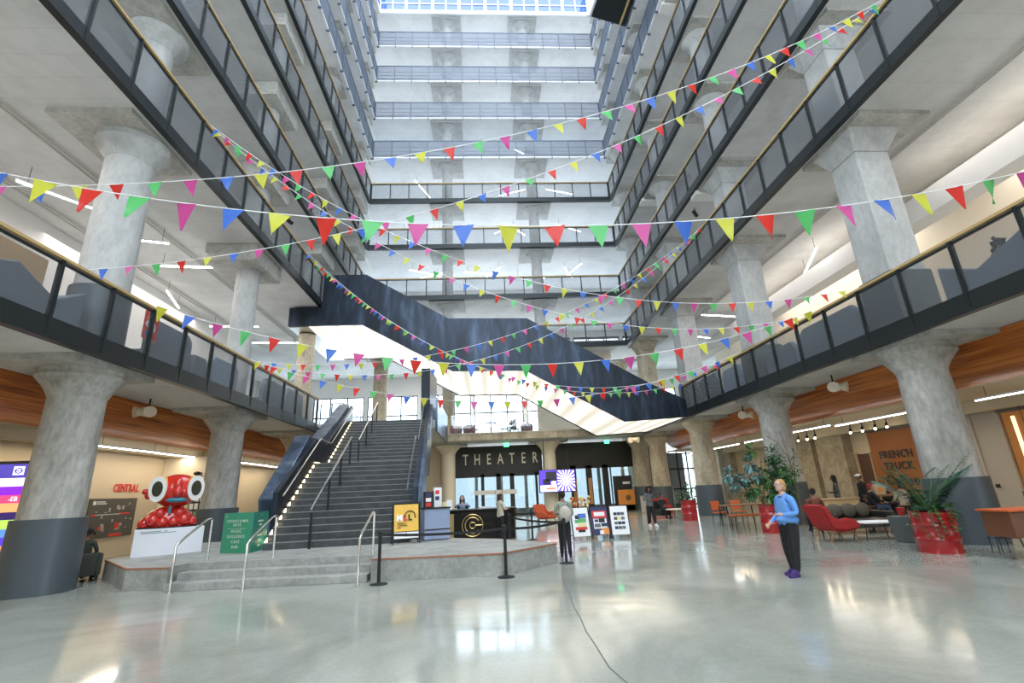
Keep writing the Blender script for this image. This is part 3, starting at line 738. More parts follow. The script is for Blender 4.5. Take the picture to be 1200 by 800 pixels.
# track spots over the shops
mt_spot = None
for i, (x, y) in enumerate([(16.0, 20.6), (16.0, 19.9), (16.0, 19.2), (16.0, 18.6), (15.8, 24.0), (15.8, 23.3), (15.8, 22.7)]):
    e = thing('track_spot', ['leftmost', 'second', 'third', 'rightmost', 'left', 'middle', 'right'][i] + (' small lit spotlight above the orange cafe panel' if i < 4 else ' small lit spotlight of the trio over the stone pilasters'), 'spotlight', (x, y, 3.42), group='track spotlights')
    MB().tube([(0, 0, .38), (0, 0, .1)], .02, 6).build('stem', 'black_steel', e)
    MB().tube([(0, .02, .12), (-.08, -.06, -.02)], .05, 10).build('head', 'black_steel', e)
    MB().ball((-.10, -.08, -.05), .045, n=8, k=6).build('lamp_glow', 'spot_glow', e)
# pairs of horn loudspeakers under the second floor slab
for i, (x, y, s) in enumerate([(-10.3, 15.2, 1.), (11.4, 14.9, 1.), (11.5, 20.9, 1.), (9.4, 30.9, 1.1)]):
    e = thing('ceiling_speaker', ['pair of cream horn speakers between the two left columns', 'pair of cream horn speakers between the two nearest right columns', 'pair of cream horn speakers between the second and third right columns', 'pair of cream horn speakers at the right end of the lit stair underside'][i], 'loudspeaker', (x, y, 4.36), group=None)
    for sgn in (-1, 1):
        MB().tube([(sgn * .04, -.03, .0), (sgn * .10, -.08, 0), (sgn * .24 * s, -.24, -.03)], [.07, .10, .17 * s], 14).build('horn', 'cream_paint', e, smooth=True)
    MB().box(-.12, .12, -.08, .12, -.12, .14).build('driver', 'cream_paint', e, bevel=.02)
    MB().tube([(0, .04, .1), (0, .04, .42)], .025, 6).build('bracket', 'black_steel', e)
# ------------------------------------------------------------------ colours of things
mat('sign_green', (.045, .30, .17), .5, 0, .05)
mat('sign_cream', (.66, .74, .60), .6)
mat('poster_yellow', (.86, .52, .08), .5, 0, .04)
mat('poster_white', (.85, .85, .86), .5, 0, .02)
mat('poster_navy', (.03, .035, .11), .5)
mat('poster_red', (.70, .05, .04), .5)
mat('poster_orange', (.85, .32, .06), .5)
mat('poster_green', (.12, .42, .14), .5)
mat('poster_black', (.02, .02, .022), .5)
mat('poster_blue', (.08, .18, .55), .5)
mat('poster_sand', (.80, .70, .35), .5)
mat('red_gloss', (.56, .022, .015), .18, 0, .05, coat=.5)
mat('red_fabric', (.38, .02, .02), .8, 0, .08, 12)
mat('rust_fabric', (.50, .09, .03), .85, 0, .1, 12)
mat('drum_red', (.36, .012, .014), .25, 0, .05, coat=.4)
mat('eye_yellow', (.85, .55, .03), .3)
mat('eye_hole', (.03, .03, .015), .3)
mat('lip_teal', (.02, .22, .28), .3)
mat('walnut', (.22, .11, .05), .5, 0, .2, 8, stretch=(1, 1, .2))
mat('light_wood', (.52, .36, .18), .5, 0, .1, 8, stretch=(.2, 1, 1))
mat('pebble_grey', (.13, .15, .155), .5, .2)
mat('dark_leather', (.035, .032, .03), .4)
mat('cushion_brown', (.10, .085, .06), .85, 0, .25, 9)
mat('plinth_white', (.74, .76, .80), .55, 0, .02)
mat('brushed_blue_panel', (.30, .37, .52), .55, .2, .12, 9)
mat('desk_black', (.014, .012, .010), .3, .3)
mat('brass', (.72, .52, .22), .35, .9)
mat('soil', (.05, .03, .02), .9)
mat('board_dark', (.10, .095, .085), .6, 0, .15, 4)
mat('orange_seat', (.52, .10, .02), .6)
mat('cafe_orange', (.30, .095, .014), .55, 0, .06, 3)
mat('shop_grey', (.46, .42, .36), .6, 0, .04)
mat('leaf_dark', (.03, .10, .03), .5, 0, .3, 9)
mat('leaf_mid', (.07, .19, .05), .5, 0, .3, 9)
mat('leaf_blue', (.13, .26, .25), .5, 0, .25, 9)
mat('bark', (.22, .13, .07), .9)
def glow(name, col, s): return mat(name, col, .4, emit=col, es=s)
for n, c in dict(scr_indigo=(.06, .05, .38), scr_lilac=(.80, .76, .95), scr_purple=(.22, .02, .62), scr_rose=(.75, .06, .20), scr_orange=(.88, .38, .16), scr_night=(.03, .015, .12), scr_lime=(.45, .80, .12), scr_blue=(.10, .28, .75), scr_ultra=(.10, .05, .70), scr_white=(.95, .95, 1.), scr_red=(.85, .12, .08), scr_black=(.02, .02, .03)).items(): glow(n, c, .9)

# ------------------------------------------------------------------ left aisle
# digital directory at the picture edge
e = thing('digital_directory', 'tall purple digital directory screen with coloured bands behind the nearest left column', 'screen', (-12.12, 13.05, .55), .10)
MB().box(-.75, .75, .02, .12, -.55, 2.3).build('housing', 'black_matte', e, bevel=.01)
zz = 2.22
for mt, h in [('scr_indigo', .34), ('scr_lilac', .20), ('scr_purple', .21), ('scr_rose', .19), ('scr_orange', .21), ('scr_night', .18), ('scr_lime', .21), ('scr_blue', .19), ('scr_ultra', .19), ('scr_orange', .15), ('scr_indigo', .10)]:
    box(-.70, .70, -.0, .02, zz - h, zz).build('screen_band', mt, e)
    if mt == 'scr_rose': text('lettering', '-EB', .15, (.42, -.004, zz - h / 2), (PI / 2, 0, 0), 'scr_white', e, depth=.002)
    zz -= h
MB().box(.28, .52, -.006, 0, 1.95, 2.16).build('logo_tile', 'scr_white', e)
MB().tube([(.40 + .075 * math.cos(t * PI / 8), -.012, 2.055 + .06 * math.sin(t * PI / 8)) for t in range(16)], .014, 5, closed=True).build('logo_ring', 'scr_indigo', e)
MB().box(.34, .46, -.016, -.008, 2.045, 2.065).build('logo_bar', 'scr_indigo', e)
# wall graphics
XW = -12.985
letters('red word CENTRAL on the beige left wall above the notice board', 'CENTRAL', .36, (XW, 18.82, 2.27), (PI / 2, 0, PI / 2), 'poster_red', .185, xs=.72, bold=.012, depth=.008, ax='y')
e = thing('wall_sign', 'large dark notice board with red shapes on the beige wall under the CENTRAL lettering', 'notice board', (XW, 18.2, 1.35))
box(0, .03, -1.0, 1.22, -.68, .58).build('panel', 'board_dark', e)
random.seed(3)
mb = MB(); m2 = MB(); m3 = MB()
for i in range(22):
    y = random.uniform(-.85, 1.05); z = random.uniform(-.5, .3)
    mb.box(.03, .035, y, y + random.uniform(.03, .14), z, z + random.uniform(.02, .14))
for y, z, w, h in [(-.85, .02, .18, .06), (.45, .05, .5, .05), (-.45, -.42, .12, .1), (.3, -.42, .17, .2), (.1, -.66, .6, .09)]: box(.03, .038, y, y + w, z, z + h).build('red_print', 'poster_red', e)
m3.box(.03, .035, -.85, -.72, .38, .50).box(.03, .035, -.68, -.25, .40, .43).box(.03, .035, -.68, -.32, .46, .49).box(.03, .035, -.7, .8, .05, .07)
mb.build('prints', 'shop_grey', e); m3.build('caption', 'poster_white', e)
e = thing('wall_poster', 'olive green poster left of the large notice board, above the navy one', 'poster', (XW, 16.8, 1.55))
box(0, .02, -.25, .30, -.22, .38).build('sheet', mat('olive', (.22, .25, .10), .6), e); MB().box(.02, .024, -.2, .25, .28, .31).build('caption', 'sign_cream', e)
e = thing('wall_poster', 'navy poster left of the large notice board, below the olive one', 'poster', (XW, 16.72, .98))
box(0, .02, -.25, .32, -.32, .30).build('sheet', 'poster_navy', e); MB().box(.02, .024, -.15, .2, .17, .21).box(.02, .024, -.1, .2, -.2, .1).build('caption', 'pebble_grey', e)
e = thing('poster_rack', 'black wall rack of leaflets on the short cream wall behind the red bust', 'poster rack', (-11.75, 20.68, 1.35))  # leaflet rack mounted on the wall
box(-.42, .60, -.03, 0, -.55, .68).build('backboard', 'poster_black', e)
random.seed(5)
for r in range(4):
    for c in range(5):
        x = -.38 + c * .19; z = -.5 + r * .29
        box(x, x + .14, -.05, -.032, z, z + .22).build('leaflet', ['poster_white', 'sign_cream', 'poster_white', 'poster_sand', 'poster_green'][(r * 3 + c * 2) % 5], e)
e = thing('wall_sign', 'small red sign on the short cream wall above the poster rack', 'sign', (-11.15, 20.68, 2.70)); box(-.16, .18, -.02, 0, -.09, .09).build('plate', 'poster_red', e)
box(-.12, .14, -.024, -.02, -.03, .03).build('caption', 'poster_white', e)
e = thing('wall_camera', 'small black camera left of the small red sign on the cream wall', 'camera', (-11.62, 20.62, 2.80))
MB().ball((0, 0, 0), .12, .09, .08).build('dome', 'black_matte', e, smooth=True); MB().box(-.14, .14, 0, .06, -.03, .03).build('bracket', 'black_matte', e)
# planter-like dark sofa
e = thing('sofa', 'low dark green-black sofa against the platform behind the nearest left column', 'sofa', (-9.88, 12.86, 0), .75)
mat('sofa_dark', (.045, .05, .04), .8, 0, .2, 12)
MB().box(-.58, .44, -.38, .4, .18, .42).build('seat', 'sofa_dark', e, bevel=.04)
MB().box(-.6, .46, -.52, -.38, .12, .62).build('backrest', 'sofa_dark', e, bevel=.03)
MB().box(.46, .56, -.5, .4, .12, .6).build('armrest', 'sofa_dark', e, bevel=.03)
for x in (-.55, .50):
    for y in (-.45, .35): box(x - .03, x + .03, y - .03, y + .03, 0, .18).build('leg', 'black_matte', e)

# ------------------------------------------------------------------ things on the platform
e = thing('display_plinth', 'white display plinth under the red bust', 'plinth', (-8.35, 13.95, PH), .60)
MB().box(-.74, .74, -.38, .38, 0, .64).build('body', 'plinth_white', e, bevel=.006)
m_ = MB()
for (a, b, z) in [(-.62, -.2, .57), (-.62, .12, .535), (-.14, -.05, .57)]: m_.box(a, b, -.383, -.38, z, z + .014)
m_.build('caption', 'pebble_grey', e)
e = thing('bust_sculpture', 'glossy red bust with big round white goggle eyes and teal lips on the white plinth', 'sculpture', (-8.40, 13.92, PH + .64), .52)
MB().lathe([(.5, 0), (.5, .03)], n=32).build('base', 'black_matte', e).scale = (1.32, .72, 1)
b = MB().ball((0, .02, .10), .60, .30, .44, 28, 14)
for (x, y, z, r) in [(-.50, -.06, .12, .15), (-.33, -.16, .20, .17), (-.12, -.20, .14, .15), (.12, -.20, .14, .15), (.34, -.15, .19, .17), (.50, -.06, .12, .14), (-.20, -.14, .36, .15), (.22, -.14, .36, .15)]: b.ball((x, y, z), r, n=14, k=9)
b.v = [(x, y, max(z, .03)) for x, y, z in b.v]
b.build('torso', 'red_gloss', e, smooth=True)
MB().lathe([(.15, .42), (.13, .62)], n=18).build('neck', 'red_gloss', e, smooth=True)
h = MB().ball((.09, 0, .92), .54, .44, .43, 28, 18); h.ball((.12, -.40, .88), .12, .12, .15, 16, 10); h.ball((.10, -.32, 1.04), .14, .16, .20, 16, 10)
h.build('head', 'red_gloss', e, smooth=True)
for sx, a in ((-.28, -.30), (.50, .36)):
    R_ = Matrix.Rotation(a, 4, 'Z')
    for nm, mt, r, y0, y1 in (('goggle', 'eye_yellow', .25, -.10, -.40), ('goggle_rim', 'white_paint', .25, -.40, -.44), ('lens', 'eye_hole', .15, -.435, -.455)):
        o = MB().tube([(0, y0, 0), (0, y1, 0)], r, 28).build(nm, mt, e, smooth=True)
        o.matrix_local = Matrix.Translation((sx * .72, .02 if sx < 0 else .06, .97)) @ R_ @ Matrix.Diagonal((.80, 1, 1.28, 1))
MB().ball((.12, -.38, .68), .24, .09, .065, 18, 8).build('lips', 'lip_teal', e, smooth=True)
MB().ball((-.52, 0, .84), .09, .08, .12, 12, 8).ball((-.60, .0, .92), .075, n=10, k=7).build('ear', 'red_gloss', e, smooth=True)
MB().box(-.03, .03, -.33, -.28, .36, .54).build('pendant', 'lip_teal', e, bevel=.01)
# green folding sign
e = thing('folding_sign', 'green two panel standing sign with pale lettering at the left of the staircase foot', 'sign', (-5.84, 13.0, PH))
L1 = math.hypot(.87, .38); a1 = math.atan2(-.38, .87)
p1 = D.objects.new('left_panel', None); 
o = box(-L1, 0, 0, .03, 0, .94).build('panel', 'sign_green', e); o.rotation_euler = (0, 0, a1)
def st(parent, body, size, x, z, rot, y=-.006):
    t = text('lettering', body, size, (x * math.cos(rot) - y * math.sin(rot) * 1, x * math.sin(rot) + y * math.cos(rot), z), (PI / 2, 0, rot), 'sign_cream', parent, depth=.002, spacing=1.3); return t
for body, z, s in [('CROSSTOWN', .74, .095), ('ARTS', .65, .095), ('MUSIC', .50, .10), ('GALLERIES', .38, .10), ('CAFE', .26, .10), ('BAR', .14, .10), ('<', .85, .08)]:
    st(e, body, s, -L1 / 2 if body != '<' else -L1 + .1, z, a1)
m_ = MB().box(-L1 + .18, -.18, -.008, -.004, .565, .572); o = m_.build('rule', 'sign_cream', e); o.rotation_euler = (0, 0, a1)
a2 = PI / 2 + .03
o = box(0, .92, -.03, 0, 0, .94).build('panel', mat('sign_green_side', (.03, .24, .17), .5), e); o.rotation_euler = (0, 0, 1.60)
st(e, '^', .085, .46, .85, 1.60, -.04)
for (z, w_) in [(.72, .30), (.63, .16), (.5, .22), (.38, .28), (.26, .14), (.14, .14)]:
    o = box(.46 - w_ / 2, .46 + w_ / 2, -.036, -.030, z - .02, z + .02).build('caption', 'sign_cream', e); o.rotation_euler = (0, 0, 1.60)
# yellow A-frame
def aframe(name, label, loc, rz, w, h, art, lean=.20):
    e = thing(name, label, 'sign', loc, rz)
    mb = MB()
    for x in (-w / 2, w / 2): mb.tube([(x, 0, 0), (x, lean, h)], .018, 6)
    mb.tube([(-w / 2, lean, h), (w / 2, lean, h)], .018, 6).tube([(-w / 2, .03, .12), (w / 2, .03, .12)], .014, 6)
    mb.build('front_frame', 'black_matte', e)
    mb = MB()
    for x in (-w / 2, w / 2): mb.tube([(x, lean * 2.2, 0), (x, lean + .02, h)], .016, 6)
    mb.tube([(-w / 2, lean * 2, .1), (w / 2, lean * 2, .1)], .014, 6).build('rear_frame', 'black_matte', e)
    g = D.objects.new('poster', None)
    def P(nm, x0, x1, z0, z1, mt, d=.0):
        v = []
        for (x, z) in ((x0, z0), (x1, z0), (x1, z1), (x0, z1)):
            yy = lean * z / h - .02 - d; v += [(x, yy, z)]
        v += [(a, b + .006, c) for a, b, c in v]
        return MB().add(v, [(0, 1, 2, 3), (7, 6, 5, 4), (0, 4, 5, 1), (1, 5, 6, 2), (2, 6, 7, 3), (3, 7, 4, 0)]).build(nm, mt, e)
    art(e, P, w, h, lean)
    return e
def art_yellow(e, P, w, h, lean):
    P('poster', -w / 2 + .03, w / 2 - .03, .30, h - .03, 'poster_yellow')
    P('lower_poster', -w / 2 + .03, w / 2 - .03, .13, .28, 'poster_white')
    P('caption', -.02, .0, .17, .27, 'poster_black', .006)
    yy = lambda z: lean * z / h - .035
    for s, x, c in (('M', -.18, 'poster_white'), ('L', -.03, 'poster_red'), ('L', .09, 'poster_black')):
        text('lettering', s, .19, (x, yy(.62), .62), (PI / 2 - .2, 0, 0), c, e, depth=.004, bold=.012)
    MB().tube([(.09 + .13 * math.cos(t), yy(.72) - .01, .66 + .13 * math.sin(t)) for t in [PI * i / 12 for i in range(13)]], .013, 6).ball((-.04, yy(.64) - .01, .64), .022, n=8, k=6).ball((.22, yy(.64) - .01, .64), .022, n=8, k=6).build('headphones', 'poster_black', e)
    for i, b in enumerate(['MEMPHIS', 'LISTENING', 'LAB']): text('lettering', b, .055, (-.24, yy(.49 - i * .05), .49 - i * .05), (PI / 2 - .2, 0, 0), 'poster_black', e, depth=.003, align='LEFT')
aframe('a_frame_sign', 'yellow A-frame sign with a headphones logo on the platform beside the staircase', (-2.10, 13.36, PH), .30, .68, .98, art_yellow, .13)
# brochure stand with the blue front
e = thing('brochure_stand', 'blue-grey panelled brochure counter right of the yellow A-frame sign', 'counter', (-1.38, 13.98, PH), .42)
MB().box(-.36, .36, -.02, .42, .02, .80).build('cabinet', 'brushed_blue_panel', e, bevel=.01)
box(-.355, .355, -.03, -.015, .255, .285).build('groove', 'black_matte', e)
MB().box(-.38, .38, -.06, .46, .80, .83).build('counter_top', 'black_matte', e, bevel=.006)
random.seed(11)
for i, (x, y, w, h, mt, lab) in enumerate([(-.18, .2, .26, .42, 'poster_black', 'black leaflet holder on the blue brochure counter'), (.08, .22, .22, .52, 'poster_white', 'white floral leaflet tower on the blue brochure counter'), (.28, .25, .12, .12, 'poster_sand', 'small sand coloured card stack at the right end of the blue counter')]):
    q = thing('leaflet_holder', lab, 'leaflet holder', (-1.38 + x * .91 - y * .41, 13.98 + x * .41 + y * .91, PH + .83), .42)
    MB().prism([(-w / 2, -.05), (w / 2, -.05), (w / 2, .08), (-w / 2, .08)], 0, h).build('rack', mt, q, bevel=.006)
    if i < 2:
        for r in range(3):
            box(-w / 2 + .03, w / 2 - .08, -.065, -.051, .03 + r * h / 3.3, .03 + r * h / 3.3 + .10).build('leaflet', ['poster_red', 'poster_white', 'poster_navy'][(r + i) % 3], q)

# reception desk
e = thing('reception_desk', 'black reception desk with round brass C emblem behind the platform', 'desk', (0, 0, 0))
MB().prism([(-1.75, 18.35), (-1.55, 18.05), (-1.2, 18.0), (.75, 18.0), (.95, 18.2), (.95, 19.0), (-1.75, 19.0)], 0, .98).build('body', 'desk_black', e, bevel=.02)
MB().prism([(-1.82, 18.30), (-1.58, 17.98), (-1.2, 17.93), (.78, 17.93), (1.02, 18.17), (1.02, 19.05), (-1.82, 19.05)], .98, 1.03).build('counter_top', 'desk_black', e, bevel=.01)
MB().box(-1.42, -1.2, 17.975, 17.99, .1, .9).build('brass_panel', 'brass', e)
MB().tube([(-.55 + .36 * math.cos(t * PI / 20), 17.985, .50 + .36 * math.sin(t * PI / 20)) for t in range(40)], .018, 6, closed=True).build('emblem_ring', 'brass', e)
MB().tube([(-.55 + .26 * math.cos(t), 17.985, .50 + .26 * math.sin(t)) for t in [.6 + i * .2 for i in range(26)]], .022, 6).build('emblem_letter', 'brass', e)
MB().tube([(-.55 + .10 * math.cos(t * PI / 8), 17.985, .50 + .10 * math.sin(t * PI / 8)) for t in range(16)], .018, 6, closed=True).tube([(-.45, 17.985, .5), (-.22, 17.985, .5)], .02, 6).build('emblem_core', 'brass', e)
e = thing('desk_sign', 'small white card stand on the left end of the reception desk', 'card stand', (-1.38, 18.3, 1.03)); MB().add([(-.1, 0, 0), (.1, 0, 0), (.1, .08, .34), (-.1, .08, .34), (-.1, .02, 0), (.1, .02, 0), (.1, .1, .34), (-.1, .1, .34)], [(0, 1, 2, 3), (7, 6, 5, 4), (0, 4, 5, 1), (1, 5, 6, 2), (2, 6, 7, 3), (3, 7, 4, 0)]).build('card', 'poster_white', e)
MB().box(-.1, .1, -.02, .1, 0, .012).build('foot', 'chrome', e)
e = thing('paper_stack', 'white paper stack on the middle of the reception desk', 'papers', (-.15, 18.5, 1.03), .2); MB().box(-.2, .2, -.12, .12, 0, .06).build('sheets', 'poster_white', e, bevel=.004)

# queue barrier posts and belts
def stanchion(x, y, label, h=.95, z=0):
    e = thing('barrier_post', label, 'barrier post', (x, y, z), group=None)
    MB().lathe([(.17, 0), (.17, .012), (.06, .03), (.035, .04)], n=24).build('base', 'black_matte', e, smooth=True)
    MB().lathe([(.032, .03), (.032, h - .1)], n=14).build('post', 'black_matte', e, smooth=True)
    MB().lathe([(.042, h - .12), (.042, h - .01), (.03, h)], n=16).build('belt_head', 'black_steel', e, smooth=True)
    return e
P_ = [(-2.12, 10.25), (.32, 10.27), (1.72, 11.66), (1.47, 17.3), (.62, 14.9)]
for (x, y), l in zip(P_, ['black retractable barrier post at the right end of the platform steps', 'black barrier post in front of the platform, right of centre', 'black barrier post beside the person with the grey backpack', 'distant black barrier post behind the platform near the reception desk', 'black barrier post just behind the platform tip']): stanchion(x, y, l)
def belt(a, b, z0, z1, label):
    mb = MB(); n = 10; v = []
    for i in range(n + 1):
        t = i / n; s = -.04 * 4 * t * (1 - t)
        x = a[0] + (b[0] - a[0]) * t; y = a[1] + (b[1] - a[1]) * t; z = z0 + (z1 - z0) * t + s
        v.append((x, y, z))
    d = (Vector(b) - Vector(a)).normalized()
    a_ = Vector(a) + d * .05
    vs = []
    for (x, y, z) in v: vs += [(x - .002, y, z - .025), (x - .002, y, z + .025), (x + .002, y + .002, z + .025), (x + .002, y + .002, z - .025)]
    for i in range(n): k = i * 4; mb.f += [(k, k + 4, k + 5, k + 1), (k + 1, k + 5, k + 6, k + 2), (k + 2, k + 6, k + 7, k + 3), (k + 3, k + 7, k + 4, k)]; mb.m += [0] * 4
    mb.v = vs
    tag(mb.build('barrier_belt', 'black_matte'), label, 'barrier belt')
def sh(a, b, q=.05):
    d = (Vector(b) - Vector(a)).normalized() * q; return (a[0] + d.x, a[1] + d.y), (b[0] - d.x, b[1] - d.y)
belt(*sh(P_[0], P_[1]), .88, .88, 'black belt stretched before the platform between the first two barrier posts')
belt(*sh(P_[1], P_[2]), .88, .88, 'black belt from the middle barrier post to the post beside the backpack person')
belt(*sh(P_[2], P_[4]), .86, .86, 'black belt running back from the backpack person past the platform tip')

# row of three poster boards
def art1(e, P, w, h, lean):
    P('poster', -w / 2 + .02, w / 2 - .02, .10, h - .02, 'poster_white')
    for (a, b, c, d, m1) in [(-.18, -.02, .62, .74, 'poster_black'), (-.08, .20, .64, .78, 'poster_blue'), (-.2, -.06, .5, .6, 'poster_green'), (-.08, .18, .51, .63, 'poster_green'), (-.1, .18, .39, .5, 'poster_sand'), (-.2, .2, .29, .38, 'poster_red'), (-.12, .12, .22, .30, 'poster_black')]: P('print', a, b, c, d, m1, .006)
def art2(e, P, w, h, lean):
    P('poster', -w / 2 + .02, w / 2 - .02, .10, h - .02, 'poster_navy')
    for (a, b, c, d, m1) in [(-.24, .24, .62, .84, 'poster_red'), (-.18, .18, .68, .80, 'poster_white'), (-.22, .22, .30, .60, 'poster_white'), (-.18, -.06, .5, .58, 'poster_navy'), (-.04, .16, .48, .6, 'poster_black'), (-.2, 0, .34, .45, 'pebble_grey'), (.03, .22, .36, .46, 'poster_navy'), (.0, .26, .12, .32, 'poster_orange'), (-.05, .08, .13, .24, 'poster_white'), (-.02, .05, .15, .21, 'poster_red')]:
        P('print', a, b, c, d, m1, .006 if (m1 != 'poster_white' and m1 != 'poster_navy' and m1 != 'poster_black' and m1 != 'pebble_grey') or b - a > .4 else .010)
def art3(e, P, w, h, lean):
    P('poster', -w / 2 + .02, w / 2 - .02, .10, h - .02, 'poster_white')
    for r in range(4):
        for c in range(3): P('print', -.18 + c * .12, -.07 + c * .12, .68 - r * .14, .77 - r * .14, ['poster_black', 'poster_navy', 'board_dark', 'poster_sand', 'pebble_grey'][(r * 2 + c) % 5 if (r, c) != (3, 2) else 4], .006)
for i, (x, y, art, lab) in enumerate([(3.02, 16.50, art1, 'white poster board with stacked coloured bands, left one of the row of three'), (3.66, 16.56, art2, 'navy and red poster board with picture tiles, middle of the row of three'), (4.28, 16.48, art3, 'white poster board with four rows of small photos, right end of the row of three')]):
    aframe('poster_board', lab, (x, y, 0), [.16, .08, -.06][i], .60, .98, art)

# suspended screen
e = thing('digital_screen', 'hanging digital screen with a blue and white sunburst picture before the cream column', 'screen', (4.55, 32.3, 2.07))
MB().box(-1.20, 1.20, 0, .10, -.70, .72).build('housing', 'black_matte', e, bevel=.01)
box(-1.15, 1.15, -.012, 0, -.66, .68).build('display', 'scr_ultra', e)
mb = MB()
cx, cz = .55, .05
for i in range(18):
    a = 2 * PI * i / 18; b = a + PI / 18
    def clipr(t):
        dx, dz = math.cos(t), math.sin(t); r = 9
        if dx > 0: r = min(r, (1.13 - cx) / dx)
        if dx < 0: r = min(r, (cx - .0) / -dx)
        if dz > 0: r = min(r, (.66 - cz) / dz)
        if dz < 0: r = min(r, (cz + .64) / -dz)
        return r
    ra, rb = clipr(a), clipr(b)
    mb.add([(cx, -.016, cz), (cx + math.cos(a) * ra, -.016, cz + math.sin(a) * ra), (cx + math.cos(b) * rb, -.016, cz + math.sin(b) * rb)], [(0, 1, 2)])
mb.tube([(cx, -.014, cz), (cx, -.018, cz)], .16, 16)
mb.box(-1.13, -.05, -.016, -.013, -.64, -.25).box(-.4, -.1, -.017, -.014, -.25, .05)
mb.build('sun_rays', 'scr_white', e)
MB().box(-.75, -.05, -.020, -.017, .0, .60).box(-.95, -.5, -.020, -.017, -.2, .15).build('dark_figure', 'scr_black', e)
MB().box(-.75, -.15, -.020, -.017, -.50, -.40).box(-.6, -.3, -.020, -.017, -.36, -.30).build('caption', 'scr_red', e)
for x in (-.8, .8): MB().tube([(x, .05, .70), (x, .05, 2.6)], .025, 6).build('hanger', 'black_steel', e)

# lobby wall panels right of the doors
for nm, x0, x1, z0, z1, mt, lab in [('wall_panel', 8.62, 9.9, 1.35, 2.25, 'poster_black', 'black square panel in the window right of the rear doors'), ('wall_panel', 8.85, 10.25, .35, 1.33, 'poster_orange', 'orange-tan square panel below the black one right of the rear doors'), ('wall_panel', 10.28, 11.3, .45, 1.75, 'poster_green', 'green square panel right of the orange-tan one by the rear doors')]:
    e = thing(nm, lab, 'panel', ((x0 + x1) / 2, 34.0, z0)); w_ = (x1 - x0) / 2
    MB().box(-w_, w_, -.04, .04, 0, z1 - z0).build('board', mt, e, bevel=.01)
    if mt == 'poster_orange': MB().lathe([(.0, 0), (.18, 0)], n=12, cap=False); MB().tube([(0, -.05, .45), (0, -.06, .45)], .2, 6).build('emblem', 'walnut', e)
    if mt == 'poster_black': MB().box(.0, .5, -.05, -.04, .35, .5).build('caption', 'poster_white', e)
    MB().box(-w_, w_, -.03, .03, -z0, 0).build('stand', 'black_matte', e)

# ------------------------------------------------------------------ seats and tables
def wing_chair(loc, rz, mt, label, cat='armchair'):
    e = thing('lounge_chair', label, cat, loc, rz); e.scale = (.88, .88, .88)
    # side profile, x forward; shell extruded across y with narrowing arms
    prof = [(-.60, 1.02), (-.48, 1.04), (-.30, .62), (-.16, .42), (.30, .40), (.52, .44), (.55, .38), (.42, .30), (.0, .26), (-.26, .30), (-.42, .5)]
    MB().prism(prof, -.34, .34, axis='y').build('seat_shell', mt, e, bevel=.04, smooth=False)
    for s in (-1, 1):
        pa = [(-.58, .98), (-.44, .98), (-.30, .70), (-.12, .62), (.12, .66), (.38, .60), (.54, .46), (.46, .36), (.0, .32), (-.32, .38)]
        MB().prism(pa, s * .34, s * .44, axis='y').build('armrest', mt, e, bevel=.035)
    for (x, y, dx, dy) in ((-.22, -.28, -.26, -.06), (-.22, .28, -.26, .06), (.3, -.28, .24, -.06), (.3, .28, .24, .06)):
        MB().tube([(x, y, .30), (x + dx, y + dy, 0)], .026, 8, r1=.014).build('leg', 'walnut', e)
    return e
wing_chair((8.95, 12.95, 0), .10, 'red_fabric', 'red wing lounge chair with splayed wooden legs behind the woman in blue')
wing_chair((2.75, 24.3, 0), -.9, 'rust_fabric', 'rust orange lounge chair in front of the theater doors')
e = thing('sofa', 'long black leather sofa behind the white oval coffee table', 'sofa', (10.70, 14.45, 0), .0)
MB().box(-.78, .78, -.38, .38, .16, .40).build('seat', 'dark_leather', e, bevel=.05)
MB().box(-.78, .78, .36, .52, .16, .74).build('backrest', 'dark_leather', e, bevel=.05)
for x in (-.86, .86): MB().box(x - .08, x + .08, -.4, .5, .14, .58).build('armrest', 'dark_leather', e, bevel=.04)
for x in (-.8, .8):
    for y in (-.3, .4): box(x - .02, x + .02, y - .02, y + .02, 0, .16).build('leg', 'black_matte', e)
for i, (x, y) in enumerate([(-.5, .10), (-.05, .12), (.4, .12)]):
    q = thing('cushion', ['mottled brown cushion at the left end of the black sofa', 'mottled brown cushion second from left on the black sofa', 'mottled brown cushion in the middle of the black sofa'][i], 'cushion', (10.70 + x, 14.45 + y - .03, .40), .1 * i)
    MB().ball((0, .05, .22), .25, .10, .20, 16, 10).build('cover', 'cushion_brown', q, smooth=True)
e = thing('coffee_table', 'white oval coffee table with thin black legs beside the red lounge chair', 'table', (10.02, 12.85, 0), .0)
MB().lathe([(.36, .40), (.38, .43), (.36, .445)], n=40).build('table_top', 'white_paint', e, smooth=True).scale = (1.55, 1, 1)
for (x, y) in ((-.4, -.18), (-.4, .18), (.36, -.18), (.36, .18)): MB().tube([(x, y, .41), (x * 1.25, y * 1.3, 0)], .012, 6).build('leg', 'black_matte', e)
e = thing('planter_box', 'dark grey tapered planter box left of the nearest red drum', 'planter', (10.16, 12.05, 0))
MB().add([(-.2, -.18, .0), (.2, -.18, .0), (.2, .18, .0), (-.2, .18, .0), (-.28, -.22, .60), (.28, -.22, .60), (.28, .22, .60), (-.28, .22, .60)], [(3, 2, 1, 0), (4, 5, 6, 7), (0, 1, 5, 4), (1, 2, 6, 5), (2, 3, 7, 6), (3, 0, 4, 7)]).build('body', 'pebble_grey', e, bevel=.02)
e = thing('flower_pot', 'small red pot standing on the dark grey planter box', 'pot', (10.08, 12.0, .62)); MB().lathe([(.07, 0), (.10, .16), (.10, .18)], n=18).build('pot', 'drum_red', e, smooth=True)
